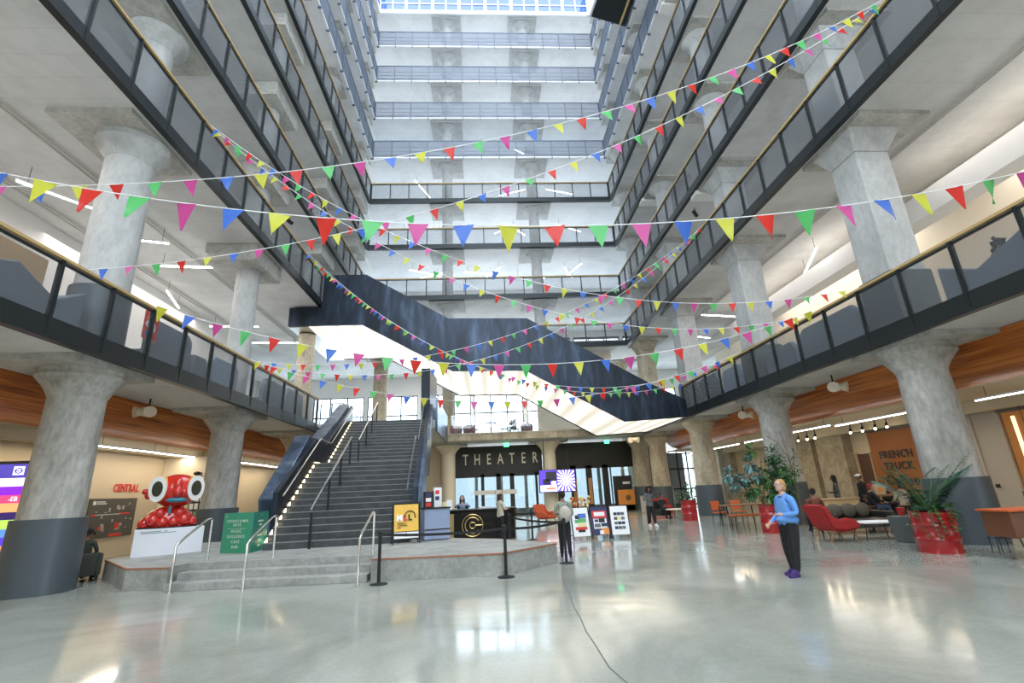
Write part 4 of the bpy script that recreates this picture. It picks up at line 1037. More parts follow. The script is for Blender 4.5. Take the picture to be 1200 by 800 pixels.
e = thing('low_partition', 'pale wooden low partition behind the black sofa', 'partition', (11.05, 15.7, 0)); MB().box(-.85, .8, -.06, .06, 0, .88).build('panel', 'light_wood', e, bevel=.01); MB().box(-.87, .82, -.09, .09, .88, .93).build('cap_rail', 'light_wood', e)
def high_table(x, y, label, h=.92, w=.55, top='walnut'):
    e = thing('high_table', label, 'table', (x, y, 0)); MB().box(-w, w, -.3, .3, h, h + .04).build('table_top', top, e, bevel=.008)
    for (a, b) in ((-.8, -.8), (-.8, .8), (.8, -.8), (.8, .8)): MB().tube([(a * w, b * .28, h), (a * w * 1.12, b * .34, 0)], .016, 6).build('leg', 'black_matte', e)
high_table(12.85, 15.75, 'tall walnut table between the seated cafe guests')
def stool(x, y, label, h=.62):
    e = thing('bar_stool', label, 'stool', (x, y, 0)); MB().lathe([(.17, h), (.18, h + .03)], n=20).build('seat', 'walnut', e, smooth=True)
    for k in range(4):
        a = PI / 4 + k * PI / 2; MB().tube([(.12 * math.cos(a), .12 * math.sin(a), h), (.22 * math.cos(a), .22 * math.sin(a), 0)], .011, 5).build('leg', 'black_matte', e)
    MB().tube([(.18 * math.cos(t * PI / 8), .18 * math.sin(t * PI / 8), .22) for t in range(16)], .008, 5, closed=True).build('foot_ring', 'black_matte', e)
stool(12.30, 15.65, 'walnut bar stool under the guest in front of the cafe panel'); stool(13.0, 15.30, 'walnut bar stool under the guest in the cream jacket'); stool(13.40, 16.35, 'walnut bar stool on the far side of the tall table')
# far right bench with orange top and wire rack
e = thing('bench_table', 'brown wooden counter with a bright orange top at the far right edge', 'counter', (9.98, 9.05, 0), -.02)
MB().box(-.55, 1.5, -.25, .3, .40, .84).build('cabinet', mat('panel_brown', (.14, .05, .02), .5, 0, .2, 6), e, bevel=.01)
MB().box(-.6, 1.55, -.3, .35, .84, .88).build('table_top', 'orange_seat', e, bevel=.01)
for x in (-.45, .1, .7, 1.35): MB().tube([(x, -.2, .4), (x + .04, -.24, 0)], .012, 6).build('leg', 'black_matte', e)
e = thing('wire_stand', 'thin black wire stand with a small white notice beside the nearest right column', 'stand', (10.12, 9.85, 0), -.1)
for x in (-.10, .10):
    for y in (-.08, .08): MB().tube([(x, y, 0), (x * .8, y, .56)], .008, 5).build('leg', 'black_matte', e)
MB().tube([(-.12, -.1, .28), (.35, -.1, .28)], .007, 5).tube([(-.12, .1, .28), (.35, .1, .28)], .007, 5).build('crossbar', 'black_matte', e)
box(-.13, .15, -.10, -.085, .52, .64).build('notice', 'poster_white', e)
box(-.10, .12, -.103, -.10, .575, .59).build('caption', 'poster_black', e)
# orange bench group by the third red drum
e = thing('bench', 'orange topped bench with black legs behind the tall leafy plant', 'bench', (9.35, 17.3, 0), .0)
MB().box(-1.0, .35, -.2, .2, .42, .47).build('seat', 'orange_seat', e, bevel=.01)
for x in (-.9, .28): 
    for y in (-.15, .15): MB().tube([(x, y, .42), (x, y, 0)], .02, 6).build('leg', 'black_matte', e)
e = thing('table', 'black edged table behind the orange bench', 'table', (9.5, 18.6, 0)); MB().box(-.8, .6, -.35, .35, .70, .74).build('table_top', 'walnut', e, bevel=.008)
for x in (-.75, .5):
    for y in (-.3, .3): MB().tube([(x, y, .7), (x + .05, y, 0)], .022, 6).build('leg', 'black_matte', e)
def side_chair(x, y, rz, mt, label, z=0, fr='black_matte'):
    e = thing('side_chair', label, 'chair', (x, y, z), rz)
    MB().box(-.22, .22, -.22, .22, .42, .46).build('seat', mt, e, bevel=.015)
    MB().add([(-.21, .2, .52), (.21, .2, .52), (.2, .28, .86), (-.2, .28, .86), (-.21, .225, .52), (.21, .225, .52), (.2, .305, .86), (-.2, .305, .86)], [(0, 1, 2, 3), (7, 6, 5, 4), (0, 4, 5, 1), (1, 5, 6, 2), (2, 6, 7, 3), (3, 7, 4, 0)]).build('backrest', mt, e, bevel=.01)
    for (a, b) in ((-.2, -.2), (.2, -.2)): MB().tube([(a, b, .42), (a, b, 0)], .013, 6).build('leg', fr, e)
    for a in (-.2, .2): MB().tube([(a, .28, .8), (a, .2, .44), (a, .26, 0)], .013, 6).build('leg', fr, e)
    return e
side_chair(9.0, 19.4, .2, 'orange_seat', 'orange chair left of the table behind the orange bench'); side_chair(9.8, 19.5, -.1, 'orange_seat', 'orange chair right of the table behind the orange bench')
# seats between third and fourth column
e = thing('coffee_table', 'small pale low table behind the second red drum', 'table', (8.9, 23.9, 0)); MB().lathe([(.42, .40), (.42, .44)], n=28).build('table_top', 'cream_paint', e, smooth=True)
for k in range(3): a = k * 2.1; MB().tube([(.15 * math.cos(a), .15 * math.sin(a), .4), (.3 * math.cos(a), .3 * math.sin(a), 0)], .012, 5).build('leg', 'black_matte', e)
e = thing('waste_bin', 'pale grey square waste bin at the foot of the fourth right column', 'bin', (9.4, 29.8, 0)); MB().box(-.25, .25, -.25, .25, 0, .95).build('body', 'shop_grey', e, bevel=.02); MB().box(-.27, .27, -.27, .27, .95, 1.0).build('lid', 'pebble_grey', e)
e = thing('banquette', 'dark red banquette seat beyond the second red drum', 'sofa', (9.7, 28.2, 0)); MB().box(-.6, .6, -.3, .3, .0, .45).build('seat', 'red_fabric', e, bevel=.04); MB().box(-.6, .6, .25, .42, .0, .82).build('backrest', 'red_fabric', e, bevel=.04)
e = thing('flower_stand', 'yellow and white flower arrangement in a vase behind the row of poster boards', 'flowers', (4.55, 25.0, 0)); MB().lathe([(.25, 0), (.2, .4), (.28, .55)], n=16).build('vase', 'walnut', e, smooth=True)
random.seed(21); mb = MB(); m2 = MB()
for i in range(40):
    p = (random.uniform(-.5, .5), random.uniform(-.25, .25), random.uniform(.55, 1.15)); (mb if i % 3 else m2).ball(p, .07, n=6, k=5)
mb.build('blossoms', 'poster_sand', e); m2.build('berries', 'rust_fabric', e)

# drums with plants
def drum(x, y, r, h, label):
    e = thing('drum_planter', label, 'planter', (x, y, 0))
    pr = [(r, 0), (r, .02)]
    for q in (.33, .66): pr += [(r, h * q - .03), (r + .018, h * q), (r, h * q + .03)]
    pr += [(r, h - .03), (r + .012, h - .01), (r + .012, h), (r - .02, h), (r - .02, h - .06)]
    MB().lathe(pr, n=36, cap=False).build('drum', 'drum_red', e, smooth=True)
    MB().lathe([(r - .01, h - .08), (.001, h - .06)], n=24, cap=False).build('soil', 'soil', e)
    return e
drum(9.40, 10.42, .38, .80, 'large red drum planter in front of the nearest right column'); drum(8.95, 22.3, .33, .86, 'red drum planter at the foot of the third right column'); drum(8.90, 15.75, .31, .82, 'red drum planter behind the woman in blue')
def leaf(mb, p, d, ln, w, droop=.3, mi=0, up=Vector((0, 0, 1))):
    d = Vector(d).normalized(); s = d.cross(up)
    if s.length < .01: s = Vector((1, 0, 0))
    s.normalize(); p = Vector(p)
    a = p + d * ln * .5 + Vector((0, 0, -droop * ln * .12)); b = p + d * ln + Vector((0, 0, -droop * ln * .5))
    n_ = s.cross(d) * .12 * w
    mb.add([p, a + s * w - n_, a, a - s * w - n_, b], [(0, 1, 2), (0, 2, 3), (1, 4, 2), (2, 4, 3)], mi)
def frond(st, lf, p, ang, ln, rise, droop, n=12, w=.018, ll=.22):
    pts = []
    for i in range(n + 1):
        t = i / n; r = ln * t
        pts.append(Vector((p[0] + math.cos(ang) * r, p[1] + math.sin(ang) * r, p[2] + rise * t - droop * t * t)))
    st.tube(pts, .008, 5, r1=.003)
    for i in range(2, n + 1):
        d = (pts[i] - pts[i - 1]).normalized(); s = d.cross(Vector((0, 0, 1))).normalized()
        l = ll * math.sin(PI * (.25 + .7 * i / n))
        for q in (-1, 1):
            for j in (0, .5): leaf(lf, pts[i] - d * j * ln / n, d * .6 + s * q - Vector((0, 0, .25)), l, w, .5)
e = thing('palm', 'arching palm with pale and dark fronds in the nearest red drum', 'plant', (9.40, 10.42, .74))
s1 = MB()
random.seed(4)
for i in range(19):
    a = random.uniform(0, 2 * PI); l1 = MB(); frond(s1, l1, (0, 0, 0), a, random.uniform(.6, 1.0), random.uniform(1.1, 1.7), random.uniform(.3, .8), n=16, ll=.32, w=.026)
    l1.build('frond', 'leaf_dark' if i % 3 else 'leaf_blue', e)
s1.build('stem', 'leaf_mid', e)
e = thing('ivy', 'trailing green vine spilling over the rim of the nearest red drum', 'plant', (9.40, 10.42, .80))
s1, l1 = MB(), MB()
for i in range(20):
    a = random.uniform(0, 2 * PI) if i % 3 else random.uniform(-2.6, -.6); n = random.randint(3, 11); pts = []
    for j in range(n):
        r = .18 + .07 * j if j < 4 else .42 + random.uniform(-.01, .03)
        z = .05 + .03 * j if j < 4 else .08 - (j - 3) * .085
        pts.append(Vector((r * math.cos(a + j * .03), r * math.sin(a + j * .03), z)))
    s1.tube(pts, .005, 4)
    for q in pts:
        for k in range(2): leaf(l1, q, (math.cos(a + random.uniform(-1.4, 1.4)), math.sin(a + random.uniform(-1.4, 1.4)), random.uniform(-.3, .6)), random.uniform(.07, .12), random.uniform(.03, .045), .4)
s1.build('stem', 'leaf_mid', e); l1.build('leaves', 'leaf_mid', e)
e = thing('succulent', 'pale spiky succulent at the left of the nearest red drum', 'plant', (9.18, 10.28, .80))
l1 = MB()
for i in range(34):
    a = i * 2.4; leaf(l1, (0, 0, .02), (math.cos(a), math.sin(a), .3 + .05 * (i % 9)), .26, .018, .1)
l1.build('leaves', 'leaf_blue', e)
def bush(name, label, x, y, z, trunks, clumps, mts, lsize, seed, nl=46):
    random.seed(seed)
    e = thing(name, label, 'plant', (x, y, z)); s1 = MB()
    for t in trunks: s1.tube([(0, 0, 0)] + t, .022, 6, r1=.008)
    s1.build('trunk', 'bark', e)
    for ci, (cx_, cy_, cz_, r, mi) in enumerate(clumps):
        lf = MB()
        for i in range(nl):
            d = Vector((random.gauss(0, 1), random.gauss(0, 1), random.gauss(0, .9))).normalized(); rr = r * random.uniform(.25, 1)
            p = Vector((cx_, cy_, cz_)) + d * rr
            leaf(lf, p, d + Vector((0, 0, random.uniform(-.5, .3))), lsize * random.uniform(.7, 1.3), lsize * .28, .5)
        lf.build('foliage', mts[mi], e)
bush('rubber_plant', 'open plant with clusters of broad blue-green leaves reaching left from the third red drum', 8.85, 15.85, .76,
     [[(-.3, 0, .6), (-.75, .1, 1.0)], [(-.1, 0, .8), (-.2, .1, 1.5)], [(.1, 0, .9), (.15, 0, 1.6)]],
     [(-.95, .1, 1.05, .22, 0), (-.8, .1, .72, .20, 0), (-.55, .05, .9, .16, 0), (-.22, .1, 1.35, .22, 0), (-.1, .1, 1.75, .22, 1), (-.25, 0, .6, .25, 1), (.1, 0, 1.0, .3, 1), (.15, 0, .4, .28, 1), (-.1, 0, 1.0, .2, 0), (-.45, 0, .45, .2, 2)],
     ['leaf_blue', 'leaf_mid', 'leaf_dark'], .17, 5, nl=75)
bush('ficus_tree', 'dense dark fine-leaved tree right of the blue-green plant, before the second column', 9.45, 15.9, 0,
     [[(.02, 0, .8), (0, 0, 1.6), (.05, 0, 2.2)], [(.5, .1, 1.4), (.8, .1, 2.4)], [(.2, 0, 1.2), (-.2, 0, 1.9)]],
     [(0, 0, 2.35, .34, 0), (.15, 0, 2.0, .36, 1), (-.15, 0, 1.9, .34, 0), (.35, 0, 1.7, .34, 1), (0, 0, 1.5, .38, 0), (.3, 0, 1.25, .32, 0), (-.2, 0, 1.15, .30, 1), (.05, 0, .9, .28, 0)],
     ['leaf_dark', 'leaf_mid'], .12, 9, nl=260)
bush('dried_branch', 'brown bare branching stalk rising right of the dense tree', 10.25, 16.2, 0,
     [[(.0, 0, 1.0), (-.05, 0, 2.2), (-.35, 0, 2.75), (-.7, 0, 3.0)], [(-.02, 0, 1.5), (-.1, 0, 2.5), (-.22, 0, 3.15)], [(0, 0, 1.8), (.15, 0, 2.5)]],
     [(.1, 0, 2.35, .22, 0), (.12, 0, 1.9, .2, 0)], ['leaf_dark'], .09, 2)
bush('shrub', 'spiky green shrub in the red drum at the third right column', 8.95, 22.3, .80, [[(-.1, 0, .3)], [(.1, 0, .5)]],
     [(0, 0, .35, .34, 0), (-.25, 0, .2, .25, 1), (.25, 0, .3, .25, 0), (.1, 0, .6, .25, 1)], ['leaf_dark', 'leaf_mid'], .16, 6)
# ------------------------------------------------------------------ shop fronts on the right wall (x = 17)
for i, (y0, y1) in enumerate([(24.3, 26.3), (22.05, 23.95), (33.0, 34.6), (12.2, 12.25)][:3]):
    struct(f'wall_pilaster_{i + 1}', MB().box(16.55, 17.02, y0, y1, 0, 3.8), 'stone_pilaster', ['broad stone faced pilaster behind the cafe guests, the farther one', 'broad stone faced pilaster left of the orange cafe panel', 'stone faced pilaster far back on the right'][i], 'pilaster')
e = thing('door_5', 'dark doorway between stone pilaster and orange cafe panel', 'door', kind='structure')
box(16.9, 16.98, 20.95, 21.75, 0, 2.5).build('door_leaf', mat('door_brown', (.09, .035, .02), .5), e); MB().box(16.86, 16.99, 20.9, 20.97, 0, 2.55).box(16.86, 16.99, 21.73, 21.8, 0, 2.55).build('door_frame', 'light_wood', e)
e = thing('cafe_sign', 'large orange cafe panel reading FRENCH TRUCK Coffee', 'sign', (16.9, 19.6, 0))
MB().box(-.05, .05, -1.3, 1.25, .75, 3.35).build('panel', 'cafe_orange', e, bevel=.01)
for body, z, s, xs_ in (('FRENCH', 2.35, .42, .95), ('TRUCK', 1.88, .42, .95), ('Coffee', 1.32, .55, .95)):
    text('lettering', body, s, (-.065, -.05, z), (PI / 2, 0, -PI / 2), 'poster_black', e, depth=.01, bold=.012, spacing=1.1)
MB().box(-.04, .04, -1.35, 1.3, .0, .75).build('base', 'dark_band', e)
struct('trim_90', box(16.8, 17.0, 17.4, 21.0, 3.38, 3.75), 'pebble_grey', 'grey lintel over the orange cafe panel', 'lintel')
e = thing('door_6', 'pair of tall grey beige sliding door panels right of the nearest right column', 'door', kind='structure')
MB().box(16.8, 16.9, 16.0, 16.95, 0, 3.6).box(16.86, 16.96, 15.1, 16.02, 0, 3.6).build('door_leaf', 'shop_grey', e, bevel=.01)
for y in (15.75, 16.2): MB().box(16.76, 16.8, y - .06, y + .06, 1.0, 1.12).build('lock', 'black_matte', e)
# lit shop beyond the glass
struct('wall_shop_opening', MB().box(16.82, 16.98, 8, 15.1, 3.35, 3.8).box(16.82, 16.98, 8, 15.1, 0, .9), 'pebble_grey', 'grey frame around the lit shop window at the right edge', 'wall')
e = thing('shop_window', 'glowing amber shop window with dark shelves at the right edge', 'shop window', (16.95, 11.5, 0))
mat('amber_back', (.30, .12, .03), .5, emit=(.9, .35, .06), es=.10)
MB().box(-.02, .0, -3.4, 3.55, .9, 3.35).build('back_panel', 'amber_back', e)
for y in (3.2, 2.0, .6, -.9, -2.2): MB().box(-.05, -.02, y - .05, y + .05, .95, 3.2).build('light_tube', glow('tube_amber', (1, .62, .28), 2.2) if 'tube_amber' not in M else 'tube_amber', e)
for z in (1.3, 1.75, 2.2): MB().box(-.10, -.03, -3.3, 2.9, z, z + .03).build('shelf', 'walnut', e)
for y0 in (1.2, -.4, -2): MB().box(-.04, -.02, y0, y0 + 1.1, 1.0, 3.0).build('dark_panel', 'board_dark', e)
MB().box(-.06, -.03, 2.2, 2.7, 2.35, 2.65).build('picture', 'poster_sand', e)
n = 0
for z in (1.33, 1.78):
    for y in (2.35, 2.15, 1.95, 1.75, 1.55, 1.1, .9, .7, .1, -.1):
        q = thing('jar', f'small pale jar on the {"lower" if z < 1.5 else "upper"} shelf of the amber shop window', 'jar', (16.885, 11.5 + y, z), group='jars on the shop window shelves')
        MB().lathe([(.022, 0), (.022, .12)], n=10).build('glass', 'cream_paint', q, smooth=True); MB().lathe([(.024, .12), (.024, .14)], n=10).build('lid', 'chrome', q)
e = thing('hanging_sign', 'small white hanging sign with script lettering at the shop window corner', 'sign', (16.3, 13.7, 2.12), 0)
MB().box(-.02, .02, -.38, .38, -.20, .20).build('board', 'poster_white', e)
text('lettering', 'Always', .22, (-.026, 0, 0), (PI / 2, 0, -PI / 2), 'poster_black', e, depth=.003)
MB().tube([(0, -.2, .2), (0, -.2, 1.66)], .008, 5).tube([(0, .2, .2), (0, .2, 1.66)], .008, 5).build('cable', 'black_matte', e)

# ------------------------------------------------------------------ second floor lounge seats
F2 = 5.205
def booth(side, y0, y1, h, label, mt='slate_upholstery', w=1.0, wedge=False):
    x = (XL - .50) if side == 'l' else (XR + .50)
    s = -1 if side == 'l' else 1
    e = thing('lounge_booth', label, 'booth seat', (x, y0, F2))
    L_ = y1 - y0
    if wedge: MB().prism([(0, 0), (L_, 0), (L_, h), (L_ * .72, h - .42), (L_ * .35, h), (0, h - .35)], min(0, s * .22), max(0, s * .22), axis='x').build('backrest', mt, e, bevel=.04)
    else: MB().prism([(0, 0), (L_, 0), (L_, h * .86), (L_ * .9, h), (L_ * .12, h), (0, h * .7)], min(0, s * .2), max(0, s * .2), axis='x').build('backrest', mt, e, bevel=.05)
    a, b = sorted((s * .2, s * (.2 + .62)))
    MB().box(a, b, .05, L_ - .05, .08, .44).build('seat', mt, e, bevel=.05)
    a, b = sorted((s * .2, s * (.2 + .7)))
    MB().box(a, b, L_ - .16, L_, 0, h * .92).build('side_wing', 'blue_grey_upholstery' if mt != 'blue_grey_upholstery' else mt, e, bevel=.05)
for (y0, y1, h, l, wd) in [(8.0, 10.5, 1.05, 'slate lounge booth with notched back at the left picture edge', True), (12.7, 14.6, 1.30, 'high slate lounge booth right of the nearest left second floor column', False), (14.75, 15.5, .85, 'low slate stool-like booth end behind the left railing', False), (15.7, 17.5, 1.1, 'blue grey lounge booth before the second left upper column', False), (19.6, 21.6, 1.25, 'slate lounge booth beyond the second left upper column', False), (21.9, 23.9, 1.3, 'last slate lounge booth of the left side near the stair head', False)]:
    booth('l', y0, y1, h, l, 'blue_grey_upholstery' if 'blue' in l else 'slate_upholstery', wedge=wd)
for (y0, y1, h, l, wd) in [(6.9, 9.9, 1.0, 'slate lounge booth with notched back at the right picture edge', True), (12.4, 15.2, 1.2, 'long slate lounge booth left of the nearest right second floor column', False), (15.5, 17.4, 1.0, 'slate lounge booth beside the second right upper column', False), (19.2, 20.9, 1.15, 'blue grey lounge booth left of the second right upper column', False), (21.3, 23.3, 1.3, 'last slate lounge booth near the right end of the crossing stair', False)]:
    booth('r', y0, y1, h, l, 'blue_grey_upholstery' if 'blue' in l else 'slate_upholstery', wedge=wd)
def canvas(x, y, z, w, h, label, cols, seed):
    random.seed(seed)
    e = thing('picture', label, 'painting', (x, y, z)); MB().box(-.03, .03, -w / 2, w / 2, 0, h).build('canvas', cols[0], e, bevel=.005)
    sg = 1 if x < 0 else -1
    for i in range(9):
        yy = random.uniform(-w * .4, w * .2); zz_ = random.uniform(.05, h * .75); a, b = sorted((sg * .03, sg * (.034 + .001 * i)))
        MB().ball((sg * .03, yy + .08, zz_ + .06), .006 + .001 * i, random.uniform(.06, .16), random.uniform(.06, .16), 10, 6).build('brush_mark', cols[1 + i % (len(cols) - 1)], e)
canvas(-8.72, 12.42, F2 + .55, .50, .75, 'small bright red and orange painting behind the left railing', ['poster_red', 'poster_orange', 'poster_white', 'poster_blue', 'poster_red'], 1)
canvas(12.6, 14.1, F2, 1.5, 1.75, 'dark canvas with yellow and red swirls behind the right railing', ['poster_navy', 'poster_sand', 'poster_red', 'poster_blue', 'poster_sand'], 2)
canvas(13.5, 19.2, F2, 1.1, 1.5, 'crimson canvas deep behind the right railing', ['poster_red', 'red_fabric', 'poster_red'], 3)
struct('wall_wood_panel', MB().box(-12.6, -12.45, 9.0, 13.2, F2, F2 + 3.3), 'light_wood', 'light wood panelled partition behind the left upper lounge', 'wall')
# rear second floor furniture
for (x, y, rz, l) in [(-.75, 33.2, PI / 2, 'black chair alone at the left of the rear upstairs window'), (1.25, 33.1, -PI / 2, 'black chair beside the person at the rear upstairs window'), (1.75, 32.3, PI, 'black chair nearest the glass balustrade upstairs')]:
    side_chair(x, y, rz, 'black_matte', l, z=F2)
e = thing('bistro_table', 'small round bistro table between the black chairs upstairs', 'table', (.35, 33.2, F2)); MB().lathe([(.42, .86), (.42, .90)], n=24).build('table_top', 'black_matte', e); MB().lathe([(.03, .03), (.03, .86)], n=10).build('pedestal', 'black_matte', e); MB().lathe([(.24, 0), (.22, .03)], n=20).build('base', 'black_matte', e)
for x, l in ((2.75, 'dark red tub chair at the right of the rear upstairs window'), (-1.95, 'dark red tub chair at the left end of the rear upstairs balustrade'), (-1.1, 'second dark red tub chair near the left end of the balustrade')):
    e = thing('tub_chair', l, 'armchair', (x, 32.6 if x > 0 else 32.2, F2)); MB().lathe([(.36, .06), (.40, .2), (.42, .45), (.38, .62), (.30, .60), (.30, .34), (.001, .34)], n=24, cap=False).build('shell', mat('maroon', (.16, .03, .03), .7) if 'maroon' not in M else 'maroon', e, smooth=True); MB().lathe([(.2, 0), (.2, .06)], n=16).build('base', 'black_matte', e)

# ------------------------------------------------------------------ bunting
FL = ['flag_blue', 'flag_yellow', 'flag_red', 'flag_green', 'flag_pink']
_fm = {}
def flagmesh(w, h, ci, var):
    k = (w, h, ci, var)
    if k in _fm: return _fm[k]
    r = random.Random(hash((ci, var)) & 0xffff)
    nx, nz = 4, 5; v = []; f = []
    amp = r.uniform(-.025, .025) * w * 3; tw = r.uniform(-.15, .15)
    for j in range(nz + 1):
        t = j / nz; ww = w * (1 - t) + .002
        for i in range(nx + 1):
            u = (i / nx - .5) * ww
            y = amp * math.sin(t * 2.2 + i * .8) * t + tw * t * u
            v.append((u + tw * .06 * t * w, y, -t * h))
    for j in range(nz):
        for i in range(nx):
            a = j * (nx + 1) + i; f.append((a, a + 1, a + nx + 2, a + nx + 1))
    n0 = len(v)   # give the cloth a thickness
    v += [(x, y + .002, z) for x, y, z in v]; f += [tuple(n0 + q for q in reversed(p)) for p in f]
    me = D.meshes.new('flag'); me.from_pydata(v, [], f); me.materials.append(M[FL[ci]])
    for p in me.polygons: p.use_smooth = True
    _fm[k] = me; return me
def bunting(label, y0, y1, z0, z1, sag, sp, w, h, start, order, phase):
    e = thing('hanging_bunting', label, 'bunting')
    N_ = 600; P0 = Vector((XL + .13, y0, z0)); P1 = Vector((XR - .13, y1, z1))
    pt = lambda t: P0.lerp(P1, t) - Vector((0, 0, 4 * sag * t * (1 - t)))
    MB().tube([pt(i / 40) for i in range(41)], .0075, 5).build('cord', 'string_white', e)
    az = math.atan2(y1 - y0, P1.x - P0.x)
    L_ = 0; nxt = start; k = phase; prev = pt(0); rr = random.Random(int(y0 * 100))
    for i in range(1, N_ + 1):
        q = pt(i / N_); L_ += (q - prev).length
        if L_ >= nxt and i < N_ - 2:
            d = q - prev; sl = math.atan2(d.z, math.hypot(d.x, d.y))
            o = D.objects.new('flag', flagmesh(w, h, k % 5, rr.randint(0, 3))); C.objects.link(o); o.parent = e
            o.location = q; o.rotation_euler = Matrix.Rotation(az + rr.uniform(-.25, .25), 3, 'Z').to_euler()
            o.rotation_euler = (Matrix.Rotation(az, 3, 'Z') @ Matrix.Rotation(-sl, 3, 'Y') @ Matrix.Rotation(rr.uniform(-.3, .3), 3, 'X') @ Matrix.Rotation(rr.uniform(-.2, .2), 3, 'Z')).to_euler()
            nxt += sp; k += order
        prev = q
    return e
T2, T3 = 6.43, 12.83
bunting('nearest and largest bunting, crossing between the two second floor rails', 5.75, 5.96, T2, T2, 1.36, .62, .29, .38, .10, 1, 2)
bunting('bunting rising from the left picture edge to the upper right rail, the upper of two', 6.75, 8.40, T2, T3, 1.49, .545, .22, .27, .25, 1, 3)
bunting('bunting from the left second floor rail to the upper right rail, the lower of two', 9.67, 8.49, T2, T3, 1.52, .545, .20, .26, .30, -1, 0)
bunting('upper of two buntings falling from the upper left rail to the right second floor', 12.74, 11.53, T3, T2, 2.42, .50, .20, .26, .25, -1, 0)
bunting('lower of two buntings falling from the upper left rail to the right second floor', 12.92, 13.58, T3, T2, 2.67, .49, .20, .25, .2, 1, 1)
bunting('large flag bunting slung low across the crossing stair between the second floor rails', 11.54, 12.73, T2, T2, 1.71, .71, .29, .37, .35, -1, 1)
bunting('bunting slung lowest between the second floor rails, across the lit stair underside', 16.87, 17.80, T2, T2, 1.75, .60, .26, .32, .3, 1, 1)
bunting('upper bunting climbing over the dark stair to the right third floor rail', 17.15, 19.6, T2, T3, 2.1, .50, .20, .26, .2, 1, 4)
bunting('lower companion bunting climbing over the dark stair to the right third floor rail', 17.4, 19.25, T2, T3, 2.75, .50, .20, .26, .35, -1, 2)
bunting('dense bunting dropping from the left third floor rail end along the dark stair', 21.08, 19.10, T3, T2, 3.31, .48, .20, .25, .2, 1, 0)
bunting('rearmost bunting dropping from the left third floor rail to the crossing stair foot', 22.17, 23.4, T3, T2, 2.72, .46, .20, .25, .3, -1, 3)
# ------------------------------------------------------------------ people
mat('skin_light', (.62, .38, .28), .55); mat('skin_brown', (.22, .11, .065), .55); mat('skin_mid', (.42, .24, .15), .55)
mat('eye_white', (.8, .8, .8), .3); mat('eye_dark', (.02, .02, .02), .3); mat('lips', (.45, .15, .13), .5)
CL = {}
def cloth(n, c, **k):
    if n not in M: mat(n, c, .85, 0, .10, 14, **k)
    return n
def dseg(p, a, b):
    ab = b - a; t = max(0, min(1, (p - a).dot(ab) / max(1e-9, ab.length_squared))); return (p - a - ab * t).length
def skinned(J, E, Rr, root):
    names = list(J); idx = {n: i for i, n in enumerate(names)}
    me = D.meshes.new('sk'); me.from_pydata([J[n] for n in names], [(idx[a], idx[b]) for a, b, _ in E], [])
    o = D.objects.new('sk', me); C.objects.link(o)
    o.modifiers.new('s', 'SKIN'); s2 = o.modifiers.new('u', 'SUBSURF'); s2.levels = 1; s2.render_levels = 1
    for n in names:
        sv = me.skin_vertices[0].data[idx[n]]; r = Rr[n]; sv.radius = (r, r) if not isinstance(r, tuple) else r
        sv.use_root = n == root
    dg = bpy.context.evaluated_depsgraph_get(); dg.update()
    ev = o.evaluated_get(dg); m2 = ev.to_mesh()
    vs = [v.co.copy() for v in m2.vertices]; fs = [tuple(p.vertices) for p in m2.polygons]
    ev.to_mesh_clear(); D.objects.remove(o); D.meshes.remove(me)
    return vs, fs
def hand(mb, w, d, side, r=1., curl=.6, mi=0):
    """five fingers from wrist w along direction d"""
    d = Vector(d).normalized(); up = Vector((0, 0, 1)); s = d.cross(up)
    if s.length < .2: s = Vector((1, 0, 0))
    s.normalize(); n = s.cross(d).normalized()
    if n.z > 0: n = -n
    palm = Vector(w) + d * .05 * r
    for k, (off, ln) in enumerate(((-.027, .062), (-.009, .072), (.009, .068), (.026, .052))):
        p0 = palm + s * off * r; p1 = p0 + d * ln * .5 * r + n * .008; p2 = p1 + (d * (1 - curl) + n * curl).normalized() * ln * .38 * r; p3 = p2 + (d * .2 * (1 - curl) + n).normalized() * ln * .25 * r
        mb.tube([p0 - d * .02, p0, p1, p2, p3], [.010 * r, .0095 * r, .009 * r, .008 * r, .006 * r], 6, mi=mi)
    t0 = Vector(w) + d * .02 * r + s * .02 * side * r; t1 = t0 + (d * .6 + s * side).normalized() * .035 * r; t2 = t1 + (d + n * .4).normalized() * .03 * r
    mb.tube([t0, t1, t2], [.013 * r, .011 * r, .008 * r], 6, mi=mi)
